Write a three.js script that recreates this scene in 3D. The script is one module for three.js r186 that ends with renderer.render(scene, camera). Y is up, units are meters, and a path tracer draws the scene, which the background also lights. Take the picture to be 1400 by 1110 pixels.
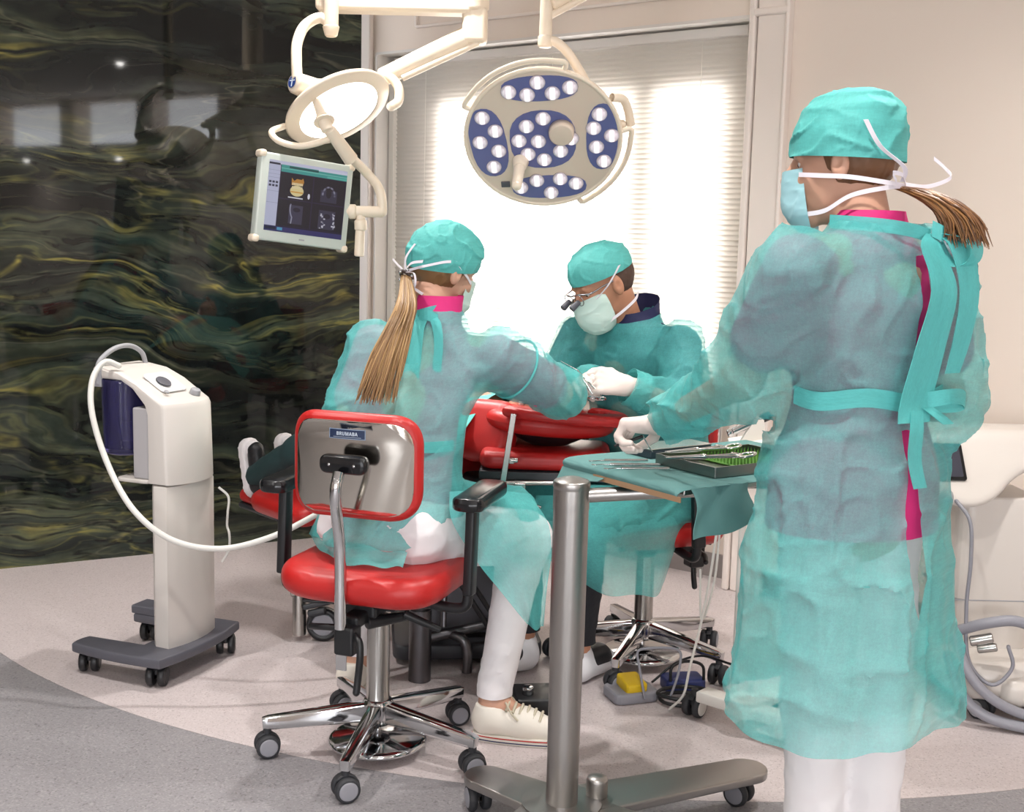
import * as THREE from 'three';
import { RoundedBoxGeometry } from 'three/addons/geometries/RoundedBoxGeometry.js';
import { mergeGeometries, mergeVertices, toCreasedNormals } from 'three/addons/utils/BufferGeometryUtils.js';
import { RectAreaLightUniformsLib } from 'three/addons/lights/RectAreaLightUniformsLib.js';

// ---------- camera, daylight, exposure ----------
const scene = new THREE.Scene();
const camera = new THREE.PerspectiveCamera(2 * Math.atan(555 / 1650) * 180 / Math.PI, 1400 / 1110, 0.05, 100);
camera.position.set(0, 1.40, 0);
camera.rotation.order = 'YXZ';
camera.rotation.set(-0.1352, 0, 0.0249);
scene.add(camera);
const renderer = new THREE.WebGLRenderer();
renderer.toneMapping = THREE.LinearToneMapping;
renderer.toneMappingExposure = 0.86;
renderer.shadowMap.enabled = true;
RectAreaLightUniformsLib.init();
scene.background = new THREE.Color().setRGB(4.5, 4.6, 4.8);   // overcast sky outside the windows
// daylight just outside each window, facing in: [name, x, y, z, width, height, look-at, radiance]
const DAY = new THREE.Color().setRGB(0.97, 0.985, 1.03);
function daylight(name, p, w, h, at, L) {
  const l = new THREE.RectAreaLight(DAY, L, w, h);
  l.name = name; l.position.set(...p); l.lookAt(...at); scene.add(l); return l;
}
const B_TH = -37 * Math.PI / 180;                     // turn of the window wall
const Bx = new THREE.Vector3(Math.cos(B_TH), 0, -Math.sin(B_TH)), Bn = new THREE.Vector3(Math.sin(B_TH), 0, Math.cos(B_TH));
const B0 = new THREE.Vector3(0.797, 0, -5.105);       // a floor point of the window niche
const bw = (s, y, n) => B0.clone().addScaledVector(Bx, s).addScaledVector(Bn, n).setY(y);
{ const p = bw(-0.75, 1.35, -0.42), q = bw(-0.75, 1.35, 2); daylight('front_daylight', p.toArray(), 2.0, 1.9, q.toArray(), 16); }
daylight('side_daylight', [5.05, 2.72, 3.0], 4.2, 0.6, [0, 2.72, 3.0], 7);
daylight('rear_daylight', [-2.6, 1.45, 6.35], 1.8, 2.1, [-2.6, 1.45, 0], 13);
daylight('rear_daylight_001', [1.6, 1.45, 6.35], 1.8, 2.1, [1.6, 1.45, 0], 13);

// ---------- helpers ----------
const taken = {};
function numbered(name) { const n = taken[name] = (taken[name] ?? -1) + 1; return n ? `${name}_${String(n).padStart(3, '0')}` : name; }
const V = (x, y, z) => new THREE.Vector3(x, y, z);
let seed = 7; function rnd() { seed = (seed * 1664525 + 1013904223) >>> 0; return seed / 4294967296; }
function obj(name, geo, mat, parent) {
  const g = Array.isArray(geo) ? merge(geo) : geo;
  const m = new THREE.Mesh(g, mat); m.castShadow = m.receiveShadow = true;
  m.name = parent ? name : numbered(name); (parent || scene).add(m); return m;
}
function merge(list) {
  const l = list.map(g => { g = g.index ? g.toNonIndexed() : g; const r = new THREE.BufferGeometry(); r.setAttribute('position', g.attributes.position); if (!g.attributes.normal) g.computeVertexNormals(); r.setAttribute('normal', g.attributes.normal); r.setAttribute('uv', g.attributes.uv || new THREE.BufferAttribute(new Float32Array(g.attributes.position.count * 2), 2)); return r; });
  return l.length > 1 ? mergeGeometries(l) : l[0];
}
function tag(o, label, category, group, kind) { o.userData = { label, category }; if (group) o.userData.group = group; if (kind) o.userData.kind = kind; return o; }
function struct(name, geo, mat, label) { const o = obj(name, geo, mat); o.userData.kind = 'structure'; if (label) o.userData.label = label; return o; }
function thing(name, label, category, p = [0, 0, 0], turn = 0, group) {
  const o = new THREE.Group(); o.name = numbered(name); scene.add(o); o.position.set(...p); o.rotation.y = turn; return tag(o, label, category, group);
}
const move = (g, x, y, z) => g.translate(x, y, z);
const rbox = (w, h, d, r = 0.004, x = 0, y = 0, z = 0) => new RoundedBoxGeometry(w, h, d, 3, Math.min(r, w / 2.01, h / 2.01, d / 2.01)).translate(x, y, z);
const box = (w, h, d, x = 0, y = 0, z = 0) => new THREE.BoxGeometry(w, h, d).translate(x, y, z);
const lathe = (pts, n = 40) => new THREE.LatheGeometry(pts.map(p => new THREE.Vector2(Math.max(p[0], 1e-4), p[1])), n);
const cyl = (r0, r1, h, x = 0, y = 0, z = 0, n = 28) => new THREE.CylinderGeometry(r1, r0, h, n).translate(x, y + h / 2, z);   // base at y
function rod(a, b, r0, r1 = r0, n = 18, cap = 0) {      // bevelled rod from a to b
  const d = new THREE.Vector3().subVectors(b, a), L = d.length(), e = Math.min(r0, r1) * 0.25;
  const g = lathe([[0, 0], [r0 - e, 0], [r0, e], [r1, L - e], [r1 - e, L], [0, L]], n);
  g.applyQuaternion(new THREE.Quaternion().setFromUnitVectors(V(0, 1, 0), d.normalize())); return g.translate(a.x, a.y, a.z);
}
const tube = (pts, r, n = 40, k = 12, closed = false) => new THREE.TubeGeometry(new THREE.CatmullRomCurve3(pts.map(p => Array.isArray(p) ? V(...p) : p), closed, 'centripetal'), n, r, k, closed);
function capTube(pts, r, n = 40, k = 14) {   // tube with round ends
  const ps = pts.map(p => Array.isArray(p) ? V(...p) : p);
  return merge([tube(ps, r, n, k), new THREE.SphereGeometry(r, k, 10).translate(...ps[0].toArray()), new THREE.SphereGeometry(r, k, 10).translate(...ps[ps.length - 1].toArray())]);
}
function rrect(w, h, r) {
  const s = new THREE.Shape(), x = -w / 2, y = -h / 2;
  s.moveTo(x + r, y); s.lineTo(x + w - r, y); s.quadraticCurveTo(x + w, y, x + w, y + r); s.lineTo(x + w, y + h - r); s.quadraticCurveTo(x + w, y + h, x + w - r, y + h);
  s.lineTo(x + r, y + h); s.quadraticCurveTo(x, y + h, x, y + h - r); s.lineTo(x, y + r); s.quadraticCurveTo(x, y, x + r, y); return s;
}
function poly(pts) { const s = new THREE.Shape(); pts.forEach((p, i) => i ? s.lineTo(...p) : s.moveTo(...p)); s.closePath(); return s; }
function ext(shape, depth, bevel = 0, seg = 3, curve = 16) {   // extruded along z, centred
  const b = Math.min(bevel, depth / 2.01);
  const g = new THREE.ExtrudeGeometry(shape, { depth: depth - 2 * b, bevelEnabled: b > 0, bevelThickness: b, bevelSize: b, bevelOffset: -b, bevelSegments: seg, curveSegments: curve });
  return g.translate(0, 0, -(depth - 2 * b) / 2);
}
function smooth(g, ang = 0.6) { return toCreasedNormals(g, ang); }
function warp(g, fn) { const p = g.attributes.position, v = V(0, 0, 0); for (let i = 0; i < p.count; i++) { v.fromBufferAttribute(p, i); fn(v); p.setXYZ(i, v.x, v.y, v.z); } g.computeVertexNormals(); return g; }
function scaleUV(g, s) { const u = g.attributes.uv; for (let i = 0; i < u.count; i++) u.setXY(i, u.getX(i) * s[0], u.getY(i) * s[1]); return g; }
// planar uv in metres from position
function uvPlanar(g, a = 'x', b = 'y') { const p = g.attributes.position, n = p.count, uv = new Float32Array(n * 2), get = { x: 'getX', y: 'getY', z: 'getZ' }; for (let i = 0; i < n; i++) { uv[2 * i] = p[get[a]](i); uv[2 * i + 1] = p[get[b]](i); } g.setAttribute('uv', new THREE.BufferAttribute(uv, 2)); return g; }
// smooth sheet through rows of control points, with thickness
function catm(p, t) { const n = p.length - 1, i = Math.min(Math.floor(t * n), n - 1), f = t * n - i; const a = p[Math.max(i - 1, 0)], b = p[i], c = p[i + 1], d = p[Math.min(i + 2, n)]; const r = []; for (let k = 0; k < 3; k++) r.push(0.5 * (2 * b[k] + (c[k] - a[k]) * f + (2 * a[k] - 5 * b[k] + 4 * c[k] - d[k]) * f * f + (3 * b[k] - a[k] - 3 * c[k] + d[k]) * f * f * f)); return r; }
function sheet(rows, nu = 24, nv = 24, thick = 0.0015, wave) {
  const pos = [], uv = [], idx = [];
  for (let j = 0; j <= nv; j++) {
    const v = j / nv, cols = [];
    for (let i = 0; i < rows[0].length; i++) cols.push(catm(rows.map(r => r[i]), v));
    for (let i = 0; i <= nu; i++) { const u = i / nu, q = catm(cols, u); if (wave) wave(q, u, v); pos.push(...q); uv.push(u, v); }
  }
  const W = nu + 1;
  for (let j = 0; j < nv; j++) for (let i = 0; i < nu; i++) { const a = j * W + i; idx.push(a, a + 1, a + W, a + 1, a + W + 1, a + W); }
  const g = new THREE.BufferGeometry(); g.setAttribute('position', new THREE.Float32BufferAttribute(pos, 3)); g.setAttribute('uv', new THREE.Float32BufferAttribute(uv, 2)); g.setIndex(idx); g.computeVertexNormals();
  if (!thick) return g;
  const n = g.attributes.normal, N = pos.length / 3, P2 = pos.slice(), U2 = uv.slice(), I2 = idx.slice();
  for (let i = 0; i < N; i++) { P2.push(pos[3 * i] - n.getX(i) * thick, pos[3 * i + 1] - n.getY(i) * thick, pos[3 * i + 2] - n.getZ(i) * thick); U2.push(uv[2 * i], uv[2 * i + 1]); }
  for (let i = 0; i < idx.length; i += 3) I2.push(idx[i] + N, idx[i + 2] + N, idx[i + 1] + N);
  const edge = (a, b) => I2.push(a, a + N, b, b, a + N, b + N);
  for (let i = 0; i < nu; i++) { edge(i + 1, i); edge(nv * W + i, nv * W + i + 1); }
  for (let j = 0; j < nv; j++) { edge(j * W, (j + 1) * W); edge((j + 1) * W + nu, j * W + nu); }
  const h = new THREE.BufferGeometry(); h.setAttribute('position', new THREE.Float32BufferAttribute(P2, 3)); h.setAttribute('uv', new THREE.Float32BufferAttribute(U2, 2)); h.setIndex(I2);
  return toCreasedNormals(h, 0.9);
}
// flat ribbon along a path: width vector may turn
function ribbon(pts, widths, side, thick = 0.001, n = 30) {
  const a = [], b = [], m = [];
  pts.forEach((p, i) => { const w = (Array.isArray(widths) ? widths[i] : widths) / 2, s = Array.isArray(side[0]) ? side[i] : side; a.push([p[0] - s[0] * w, p[1] - s[1] * w, p[2] - s[2] * w]); m.push(p); b.push([p[0] + s[0] * w, p[1] + s[1] * w, p[2] + s[2] * w]); });
  return sheet(pts.map((_, i) => [a[i], m[i], b[i]]), 6, n, thick);
}

// ---------- noise and textures ----------
function hash2(x, y, s) { let h = (x * 374761393 + y * 668265263 + s * 2147483647) | 0; h = Math.imul(h ^ (h >>> 13), 1274126177); return ((h ^ (h >>> 16)) >>> 0) / 4294967296; }
function vnoise(x, y, s = 0, px = 0, py = 0) {
  let xi = Math.floor(x), yi = Math.floor(y); const xf = x - xi, yf = y - yi, u = xf * xf * (3 - 2 * xf), v = yf * yf * (3 - 2 * yf);
  const w = (a, p) => p ? ((a % p) + p) % p : a;
  const a = hash2(w(xi, px), w(yi, py), s), b = hash2(w(xi + 1, px), w(yi, py), s), c = hash2(w(xi, px), w(yi + 1, py), s), d = hash2(w(xi + 1, px), w(yi + 1, py), s);
  return a + (b - a) * u + (c - a) * v + (a - b - c + d) * u * v;
}
function fbm(x, y, o = 4, s = 0) { let t = 0, a = 0.5, n = 0; for (let i = 0; i < o; i++) { t += a * vnoise(x, y, s + i); n += a; a *= 0.5; x = x * 2.03 + 5.1; y = y * 2.03 + 1.7; } return t / n; }
function n3(x, y, z, s = 0) { const zi = Math.floor(z), f = z - zi, u = f * f * (3 - 2 * f); const a = vnoise(x, y, s + zi * 17), b = vnoise(x, y, s + zi * 17 + 17); return a + (b - a) * u; }
function texture(w, h, fn, { srgb = true, rep } = {}) {   // fn(u, v, ix, iy) -> [r, g, b] 0..255
  const d = new Uint8Array(w * h * 4);
  for (let j = 0; j < h; j++) for (let i = 0; i < w; i++) { const c = fn(i / w, j / h, i, j), k = (j * w + i) * 4; d[k] = c[0]; d[k + 1] = c[1]; d[k + 2] = c[2]; d[k + 3] = 255; }
  const t = new THREE.DataTexture(d, w, h); t.wrapS = t.wrapT = THREE.RepeatWrapping; t.magFilter = THREE.LinearFilter; t.minFilter = THREE.LinearMipmapLinearFilter; t.generateMipmaps = true;
  if (srgb) t.colorSpace = THREE.SRGBColorSpace; if (rep) t.repeat.set(...rep); t.needsUpdate = true; return t;
}
const lerp = (a, b, t) => a + (b - a) * t, mix3 = (a, b, t) => [lerp(a[0], b[0], t), lerp(a[1], b[1], t), lerp(a[2], b[2], t)];
const ss = (a, b, x) => { const t = Math.min(1, Math.max(0, (x - a) / (b - a))); return t * t * (3 - 2 * t); };
const std = (color, roughness = 0.5, metalness = 0, more = {}) => new THREE.MeshStandardMaterial({ color, roughness, metalness, ...more });
const phys = (o) => new THREE.MeshPhysicalMaterial(o);

// polished dark green stone with wavy ochre veins, 4.6 m x 3.07 m of slab
const ridge = (n, w) => { const a = 1 - Math.abs(2 * n - 1) / w; return a > 0 ? a * a * (3 - 2 * a) : 0; };
const stoneTex = texture(1840, 1228, (u, v) => {
  const x = u * 4.6, y = v * 3.07;
  const wx = fbm(x * 1.3, y * 2.4, 4, 11) - 0.5, wy = fbm(x * 1.2 + 9, y * 2.2, 4, 23) - 0.5, w2 = fbm(x * 5, y * 9, 3, 27) - 0.5;
  const X = x + wx * 0.9 + w2 * 0.12, Y = y + wy * 0.42 + w2 * 0.05 + 0.05 * x;
  const band = fbm(X * 1.3, Y * 13, 5, 3), fine = fbm(X * 7, Y * 60, 3, 51), mott = fbm(x * 22, y * 34, 3, 71), patch = fbm(x * 0.8 + 3, y * 1.5 + 2, 3, 91);
  let c = mix3([24, 27, 26], [62, 68, 54], ss(0.36, 0.66, band));
  c = mix3(c, [38, 46, 42], 0.5 * ss(0.4, 0.62, fbm(X * 2.2 + 4, Y * 20, 4, 15)));
  c = mix3(c, [78, 80, 60], 0.55 * ss(0.5, 0.72, fine) * ss(0.45, 0.6, band));
  const amount = ss(0.40, 0.66, patch + 0.10 * (v - 0.45));
  c = mix3(c, [138, 128, 64], amount * (0.25 + 0.75 * ss(0.35, 0.7, fine)) * ridge(fbm(X * 1.8 + 7, Y * 11, 4, 33), 0.16));
  c = mix3(c, [104, 104, 62], 0.8 * amount * ridge(fbm(X * 2.9 + 2, Y * 18 + 4, 4, 43), 0.12) * (0.3 + 0.7 * fine));
  c = mix3(c, [128, 120, 96], 0.35 * ridge(fbm(X * 1.2, Y * 8, 4, 81), 0.045));
  c = mix3(c, [9, 10, 11], 0.75 * ridge(fbm(X * 1.6 + 1, Y * 15, 4, 61), 0.13) * (0.4 + 0.6 * ss(0.4, 0.6, mott)));
  c = mix3(c, [13, 14, 15], 0.55 * ss(0.56, 0.74, fbm(X * 1.0 + 8, Y * 8, 4, 64)));
  const k = 0.82 + 0.36 * mott; return [c[0] * k, c[1] * k, c[2] * k];
});
const speck = (base, light, dark, s, k) => texture(768, 768, (u, v, i, j) => {
  const g = vnoise(u * 256, v * 256, s, 256, 256), g2 = vnoise(u * 190, v * 190, s + 3, 190, 190), b = vnoise(u * 6, v * 6, s + 9, 6, 6);
  let c = mix3(base, light, ss(0.5, 0.95, g) * k); c = mix3(c, dark, ss(0.72, 0.98, g2) * k * 1.15); c = mix3(c, dark, (b - 0.5) * 0.06 + 0.03);
  const q = hash2(i >> 1, j >> 1, s + 31); if (q > 0.985) c = mix3(c, [96, 88, 84], 0.45); return c;
});
const vinylLight = speck([201, 190, 190], [218, 210, 209], [172, 161, 160], 5, 0.6);
const vinylGrey = speck([142, 139, 142], [164, 161, 163], [112, 109, 112], 6, 0.75);
const plasterBump = texture(256, 256, (u, v) => { const a = 128 + 50 * (vnoise(u * 64, v * 64, 2, 64, 64) - 0.5) + 60 * (vnoise(u * 20, v * 20, 4, 20, 20) - 0.5); return [a, a, a]; }, { srgb: false });
const brushed = texture(128, 512, (u, v) => { const a = 150 + 70 * (hash2(0, v * 512 | 0, 5) - 0.5) + 30 * (vnoise(u * 4, v * 300, 7) - 0.5); return [a, a, a]; }, { srgb: false });
const leather = texture(256, 256, (u, v) => { const a = 128 + 90 * (vnoise(u * 80, v * 80, 8, 80, 80) - 0.5); return [a, a, a]; }, { srgb: false });

const M = {
  wall: std(new THREE.Color(0xe6d8cc), 0.75, 0, { bumpMap: plasterBump, bumpScale: 0.0006 }),
  trim: std(new THREE.Color(0xe8ddd5), 0.5), jamb: std(new THREE.Color(0xdcd6d0), 0.55),
  ceil: std(new THREE.Color(0xece6de), 0.85),
  skirt: std(new THREE.Color(0x8f8784), 0.5),
  white: std(new THREE.Color(0xe9e4dc), 0.35), lampwhite: std(new THREE.Color(0xeddec9), 0.32), whiteCool: std(new THREE.Color(0xdedede), 0.4),
  chrome: std(new THREE.Color(0xcfd0d2), 0.09, 1), steel: std(new THREE.Color(0xb4b2ae), 0.26, 1, { roughnessMap: null }),
  brush: std(new THREE.Color(0xa6a3a0), 0.36, 1, { bumpMap: brushed, bumpScale: 0.00003 }), plate: std(new THREE.Color(0xd2cdc4), 0.13, 1),
  black: std(new THREE.Color(0x17181b), 0.42), blackGloss: std(new THREE.Color(0x141518), 0.22), rubber: std(new THREE.Color(0x2c2d31), 0.6), capGrey: std(new THREE.Color(0x8b8b92), 0.5),
  red: phys({ color: new THREE.Color(0xb41c1b), roughness: 0.42, bumpMap: leather, bumpScale: 0.0003, clearcoat: 0.15, clearcoatRoughness: 0.4 }),
  charcoal: std(new THREE.Color(0x54545c), 0.5), grey: std(new THREE.Color(0x9a9a9e), 0.5), hoseGrey: std(new THREE.Color(0x8a8a92), 0.45), hoseWhite: std(new THREE.Color(0xd8d6d0), 0.4),
};

// ---------- the room ----------
const CH = 3.0, T = 0.25;
// floor: a light round inlay set into grey sheet vinyl
const FC = [0.54, -5.982], FR = 3.067;
{
  const s = new THREE.Shape(); s.moveTo(-8.5, 8); s.lineTo(8.5, 8); s.lineTo(8.5, -8); s.lineTo(-8.5, -8); s.closePath();
  const h = new THREE.Path(); h.absarc(FC[0], -FC[1], FR, 0, Math.PI * 2, true); s.holes.push(h);
  const g = ext(s, 0.1, 0, 1, 120).rotateX(-Math.PI / 2).translate(0, -0.05, 0);
  const m = std(0xffffff, 0.42); m.map = vinylGrey; struct('floor', uvPlanar(g, 'x', 'z'), m, 'grey speckled sheet vinyl around the light circle');
  const d = ext(new THREE.Shape().absarc(FC[0], -FC[1], FR - 0.0015, 0, Math.PI * 2), 0.1, 0, 1, 120).rotateX(-Math.PI / 2).translate(0, -0.05, 0);
  const m2 = std(0xffffff, 0.4); m2.map = vinylLight; struct('floor_inlay', uvPlanar(d, 'x', 'z'), m2, 'round beige speckled vinyl inlay');
}
struct('ceiling', box(17, 0.2, 16, 0, CH + 0.1, 0), M.ceil);
// stone partition on the left
const Dd = V(0.876, 0, -0.483), Dn = V(0.483, 0, 0.876), D0 = V(-0.723, 0, -5.637);
{
  const L = 7.2, g = new THREE.BoxGeometry(L, CH, 0.2).translate(-L / 2, CH / 2, -0.1);
  const p = g.attributes.position, uv = g.attributes.uv; for (let i = 0; i < p.count; i++) uv.setXY(i, (p.getX(i) + 4.6) / 4.6, p.getY(i) / 3.07);
  const m = phys({ color: 0xffffff, map: stoneTex, roughness: 0.035, ior: 1.5, specularIntensity: 0.75 });
  const o = struct('wall_left', g, m, 'polished dark green stone wall with ochre veins'); o.position.copy(D0); o.rotation.y = Math.atan2(0.483, 0.876);
}
// window wall: face plane 0.12 m in front of the niche
const ND = 0.12, sL = -1.79, sR = 0.22, nTop = 2.30;
function bplace(o) { o.position.copy(B0); o.rotation.y = B_TH; return o; }
{
  const parts = [box(3.2, CH, T, sL - 1.6, CH / 2, ND - T / 2), box(6, CH, T, sR + 3, CH / 2, ND - T / 2), box(sR - sL, CH - nTop, T, (sL + sR) / 2, (CH + nTop) / 2, ND - T / 2), box(sR - sL, 0.72, 0.13, (sL + sR) / 2, 0.36, -0.065)];
  bplace(struct('wall_back', parts, M.wall, 'cream plastered wall around the window niche'));
  bplace(struct('baseboard_back', [box(sR - sL, 0.1, 0.014, (sL + sR) / 2, 0.05, 0.007), box(5.9, 0.1, 0.014, sR + 0.01 + 2.95, 0.05, ND + 0.007), box(0.25, 0.1, 0.014, sL - 0.13, 0.05, ND + 0.007)], M.skirt, 'low grey skirting board'));
  // casing of the niche: jamb linings, soffit, pilaster on the right, panel mouldings above
  bplace(struct('trim_1', [box(0.012, nTop, ND + 0.02, sL + 0.006, nTop / 2, ND / 2), box(sR - sL, 0.012, ND + 0.02, (sL + sR) / 2, nTop - 0.006, ND / 2)], M.jamb, 'pale lining of the window niche'));
  const pil = [rbox(0.13, CH, 0.035, 0.008, sR + 0.105, CH / 2, ND + 0.0175), rbox(0.028, CH, 0.05, 0.01, sR + 0.022, CH / 2, ND + 0.022), rbox(0.018, CH, 0.048, 0.008, sR + 0.168, CH / 2, ND + 0.022), rbox(0.15, 0.03, 0.05, 0.01, sR + 0.1, 2.3, ND + 0.024)];
  bplace(struct('trim_2', pil, M.trim, 'cream moulded pilaster beside the window'));
  bplace(struct('trim_3', [rbox(0.10, CH, 0.03, 0.008, sL - 0.07, CH / 2, ND + 0.015)], M.trim, 'cream casing at the left of the window'));
  bplace(struct('trim_4', [rbox(1.62, 0.014, 0.016, 0.005, -0.72, 2.40, ND + 0.006), rbox(0.014, 0.5, 0.016, 0.005, 0.09, 2.65, ND + 0.006), rbox(0.014, 0.5, 0.016, 0.005, -1.53, 2.65, ND + 0.006)], M.trim, 'raised panel moulding above the window'));
  // window: frame, mullions, glass
  const fm = std(new THREE.Color(0xd9d6d2), 0.5);
  const w = new THREE.Group(); w.name = 'window_1'; scene.add(w); bplace(w); w.userData = { kind: 'structure', label: 'tall three-light window behind the blind' };
  const y0 = 0.72, y1 = 2.29, z = -0.055;
  obj('window_frame', [box(0.34, y1 - y0, 0.06, sL + 0.17, (y0 + y1) / 2, z), box(0.17, y1 - y0, 0.06, sR - 0.085, (y0 + y1) / 2, z), box(sR - sL, 0.24, 0.06, (sL + sR) / 2, y1 - 0.12, z), box(sR - sL, 0.08, 0.06, (sL + sR) / 2, y0 + 0.04, z)], fm, w);
  for (const [a, b] of [[-1.085, 0.075], [-0.32, 0.13]]) obj('mullion', rbox(b, y1 - y0 - 0.32, 0.055, 0.006, a, (y0 + 0.08 + y1 - 0.24) / 2, z), fm, w);
  const glass = phys({ color: 0xffffff, transmission: 1, roughness: 0, thickness: 0, ior: 1.45 });
  for (const [a, b] of [[sL + 0.34, -1.1225], [-1.0475, -0.385], [-0.255, sR - 0.17]]) obj('pane', box(b - a, y1 - y0 - 0.32, 0.006, (a + b) / 2, (y0 + 0.08 + y1 - 0.24) / 2, z - 0.01), glass, w);
  obj('window_sill', rbox(sR - sL - 0.02, 0.03, 0.10, 0.008, (sL + sR) / 2, 0.725, -0.02), M.jamb, w);
  // venetian blind, each slat its own
  const bl = new THREE.Group(); bl.name = numbered('venetian_blind'); scene.add(bl); bplace(bl); tag(bl, 'white closed venetian blind covering the tall window', 'blind');
  const sm = phys({ color: new THREE.Color(0xeeeae4), roughness: 0.9, transmission: 0.62, thickness: 0, side: THREE.DoubleSide });
  const bwid = sR - sL - 0.10, bc = (sL + sR) / 2, top = 2.235;
  obj('head_rail', rbox(bwid, 0.04, 0.045, 0.005, bc, top + 0.025, 0.03), M.jamb, bl);
  const sg = ext(poly([[-0.0125, 0], [-0.006, 0.0022], [0, 0.003], [0.006, 0.0022], [0.0125, 0], [0.006, 0.0014], [0, 0.0022], [-0.006, 0.0014]]), bwid - 0.01, 0).rotateY(Math.PI / 2).rotateX(-1.16);
  for (let k = 0; k < 70; k++) { const o = obj('slat', sg, sm, bl); o.position.set(bc, top - 0.012 - k * 0.0212, 0.03); }
  obj('bottom_rail', rbox(bwid, 0.018, 0.026, 0.004, bc, top - 0.012 - 70 * 0.0212, 0.03), M.jamb, bl);
  for (const s of [-0.75, 0, 0.75]) obj('ladder_cord', cyl(0.0012, 0.0012, 1.48, bc + s, top - 1.49, 0.045, 6), M.white, bl);
  obj('side_channel', [box(0.03, 1.52, 0.05, sL + 0.035, top - 0.75, 0.025)], M.white, bl);
}
// the rest of the room, behind the camera
{
  const x1 = 4.8, z1 = 6.1;
  const zA = -3.2;
  const r = [box(T, 2.45, z1 - zA, x1 + T / 2, 1.225, (z1 + zA) / 2), box(T, 0.05, z1 - zA, x1 + T / 2, 2.985, (z1 + zA) / 2), box(T, 0.52, 1.0 - zA, x1 + T / 2, 2.71, (1.0 + zA) / 2), box(T, 0.52, z1 - 5.0, x1 + T / 2, 2.71, (z1 + 5) / 2)];
  for (const z of [2.2, 3.6]) r.push(box(T, 0.52, 0.28, x1 + T / 2, 2.71, z));
  struct('wall_right', r, M.wall);
  const rear = (a, b) => box(b - a, CH, T, (a + b) / 2, CH / 2, z1 + T / 2), k = [rear(-8, -3.5), rear(-1.7, 0.7), rear(2.5, x1 + T)];
  for (const a of [-2.6, 1.6]) k.push(box(1.8, 0.4, T, a, 0.2, z1 + T / 2), box(1.8, 0.5, T, a, 2.75, z1 + T / 2));
  struct('wall_rear', k, M.wall);
  struct('wall_side', box(T, CH, 9, -7.1, CH / 2, 1.7), M.wall);
  struct('trim_5', box(0.5, 0.14, 4.6, x1 - 0.25, 2.33, 2.9), M.ceil, 'low soffit under the high windows');
}
// recessed downlights
const lampGlow = new THREE.MeshStandardMaterial({ color: 0xffffff, emissive: new THREE.Color(1, 0.965, 0.93), emissiveIntensity: 55 });
function downlight(x, y, z, power, label) {
  const g = thing('ceiling_downlight', label, 'ceiling light', [x, y, z], 0, 'recessed downlights');
  obj('ring', lathe([[0.036, 0.0], [0.036, -0.004], [0.05, -0.007], [0.055, -0.002], [0.055, 0]], 28), M.white, g);
  obj('lamp_glass', lathe([[0, -0.034], [0.012, -0.033], [0.024, -0.027], [0.033, -0.015], [0.036, -0.002], [0, -0.0005]], 24), lampGlow, g);
  const l = new THREE.SpotLight(new THREE.Color(1, 0.965, 0.93), power, 0, 1.15, 0.6, 2); l.position.set(0, -0.04, 0); l.target.position.set(0, -1, 0); l.castShadow = true; l.shadow.radius = 2; g.add(l); g.add(l.target);
}
for (const [x, z] of [[1.37, -2.94], [2.85, 0.27], [4.27, 0.17], [-0.6, -4.1], [-1.6, -2.9], [0.1, -1.9], [-2.9, -0.9], [-0.8, 0.4], [1.1, 0.9]]) downlight(x, CH, z, 12, 'round recessed ceiling downlight');
for (const z of [4.0, 2.3, 0.95]) downlight(4.5, 2.26, z, 3, 'round downlight in the low soffit');

// ---------- surgeon's stools ----------
function bendX(g, R, zc = 0) { return warp(g, v => { const a = v.x / R, rr = R + v.z; v.x = Math.sin(a) * rr; v.z = zc + Math.cos(a) * rr - R; }); }
const canvasTex = (w, h, draw) => { const c = document.createElement('canvas'); c.width = w; c.height = h; draw(c.getContext('2d'), w, h); const t = new THREE.CanvasTexture(c); t.colorSpace = THREE.SRGBColorSpace; return t; };
const plateTex = canvasTex(512, 128, (x, w, h) => {
  x.fillStyle = '#20304f'; x.fillRect(0, 0, w, h); x.strokeStyle = '#9fb0c4'; x.lineWidth = 6; x.strokeRect(6, 6, w - 12, h - 12);
  x.fillStyle = '#c9d4df'; x.font = 'bold 62px sans-serif'; x.textAlign = 'center'; x.textBaseline = 'middle'; x.fillText('BRUMABA', w / 2, h / 2 - 4); x.fillRect(60, 100, w - 120, 4);
});
const tyre = lathe([[0.012, -0.011], [0.027, -0.011], [0.0315, -0.008], [0.033, 0], [0.0315, 0.008], [0.027, 0.011], [0.012, 0.011]], 28).rotateZ(Math.PI / 2);
const capDisc = lathe([[0, -0.0026], [0.019, -0.0026], [0.0235, -0.001], [0.0245, 0], [0.0235, 0.001], [0, 0.0026]], 28).rotateZ(Math.PI / 2);
function casterGeo() {
  const hood = ext((() => { const s = new THREE.Shape(); s.absarc(0, 0, 0.036, -0.25, Math.PI * 0.75, false); s.absarc(0, 0, 0.029, Math.PI * 0.75, -0.25, true); return s; })(), 0.016, 0.003).rotateY(Math.PI / 2);
  return merge([tyre.clone().translate(-0.0175, 0.033, 0), tyre.clone().translate(0.0175, 0.033, 0), hood.translate(0, 0.033, 0), cyl(0.011, 0.011, 0.03, 0, 0.055, 0.0), rbox(0.014, 0.03, 0.024, 0.004, 0, 0.05, 0)]);
}
const casterG = casterGeo();
function caster(parent, x, z, turn, tyreMat = M.rubber, capMat = M.capGrey, s = 1, y = 0) {
  const c = obj('caster', casterG, tyreMat, parent); c.position.set(x, y, z); c.rotation.y = turn; c.scale.setScalar(s);
  for (const k of [-1, 1]) { const d = obj('wheel_cap', capDisc, capMat, c); d.position.set(k * 0.0285, 0.033, 0); }
  return c;
}
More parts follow.
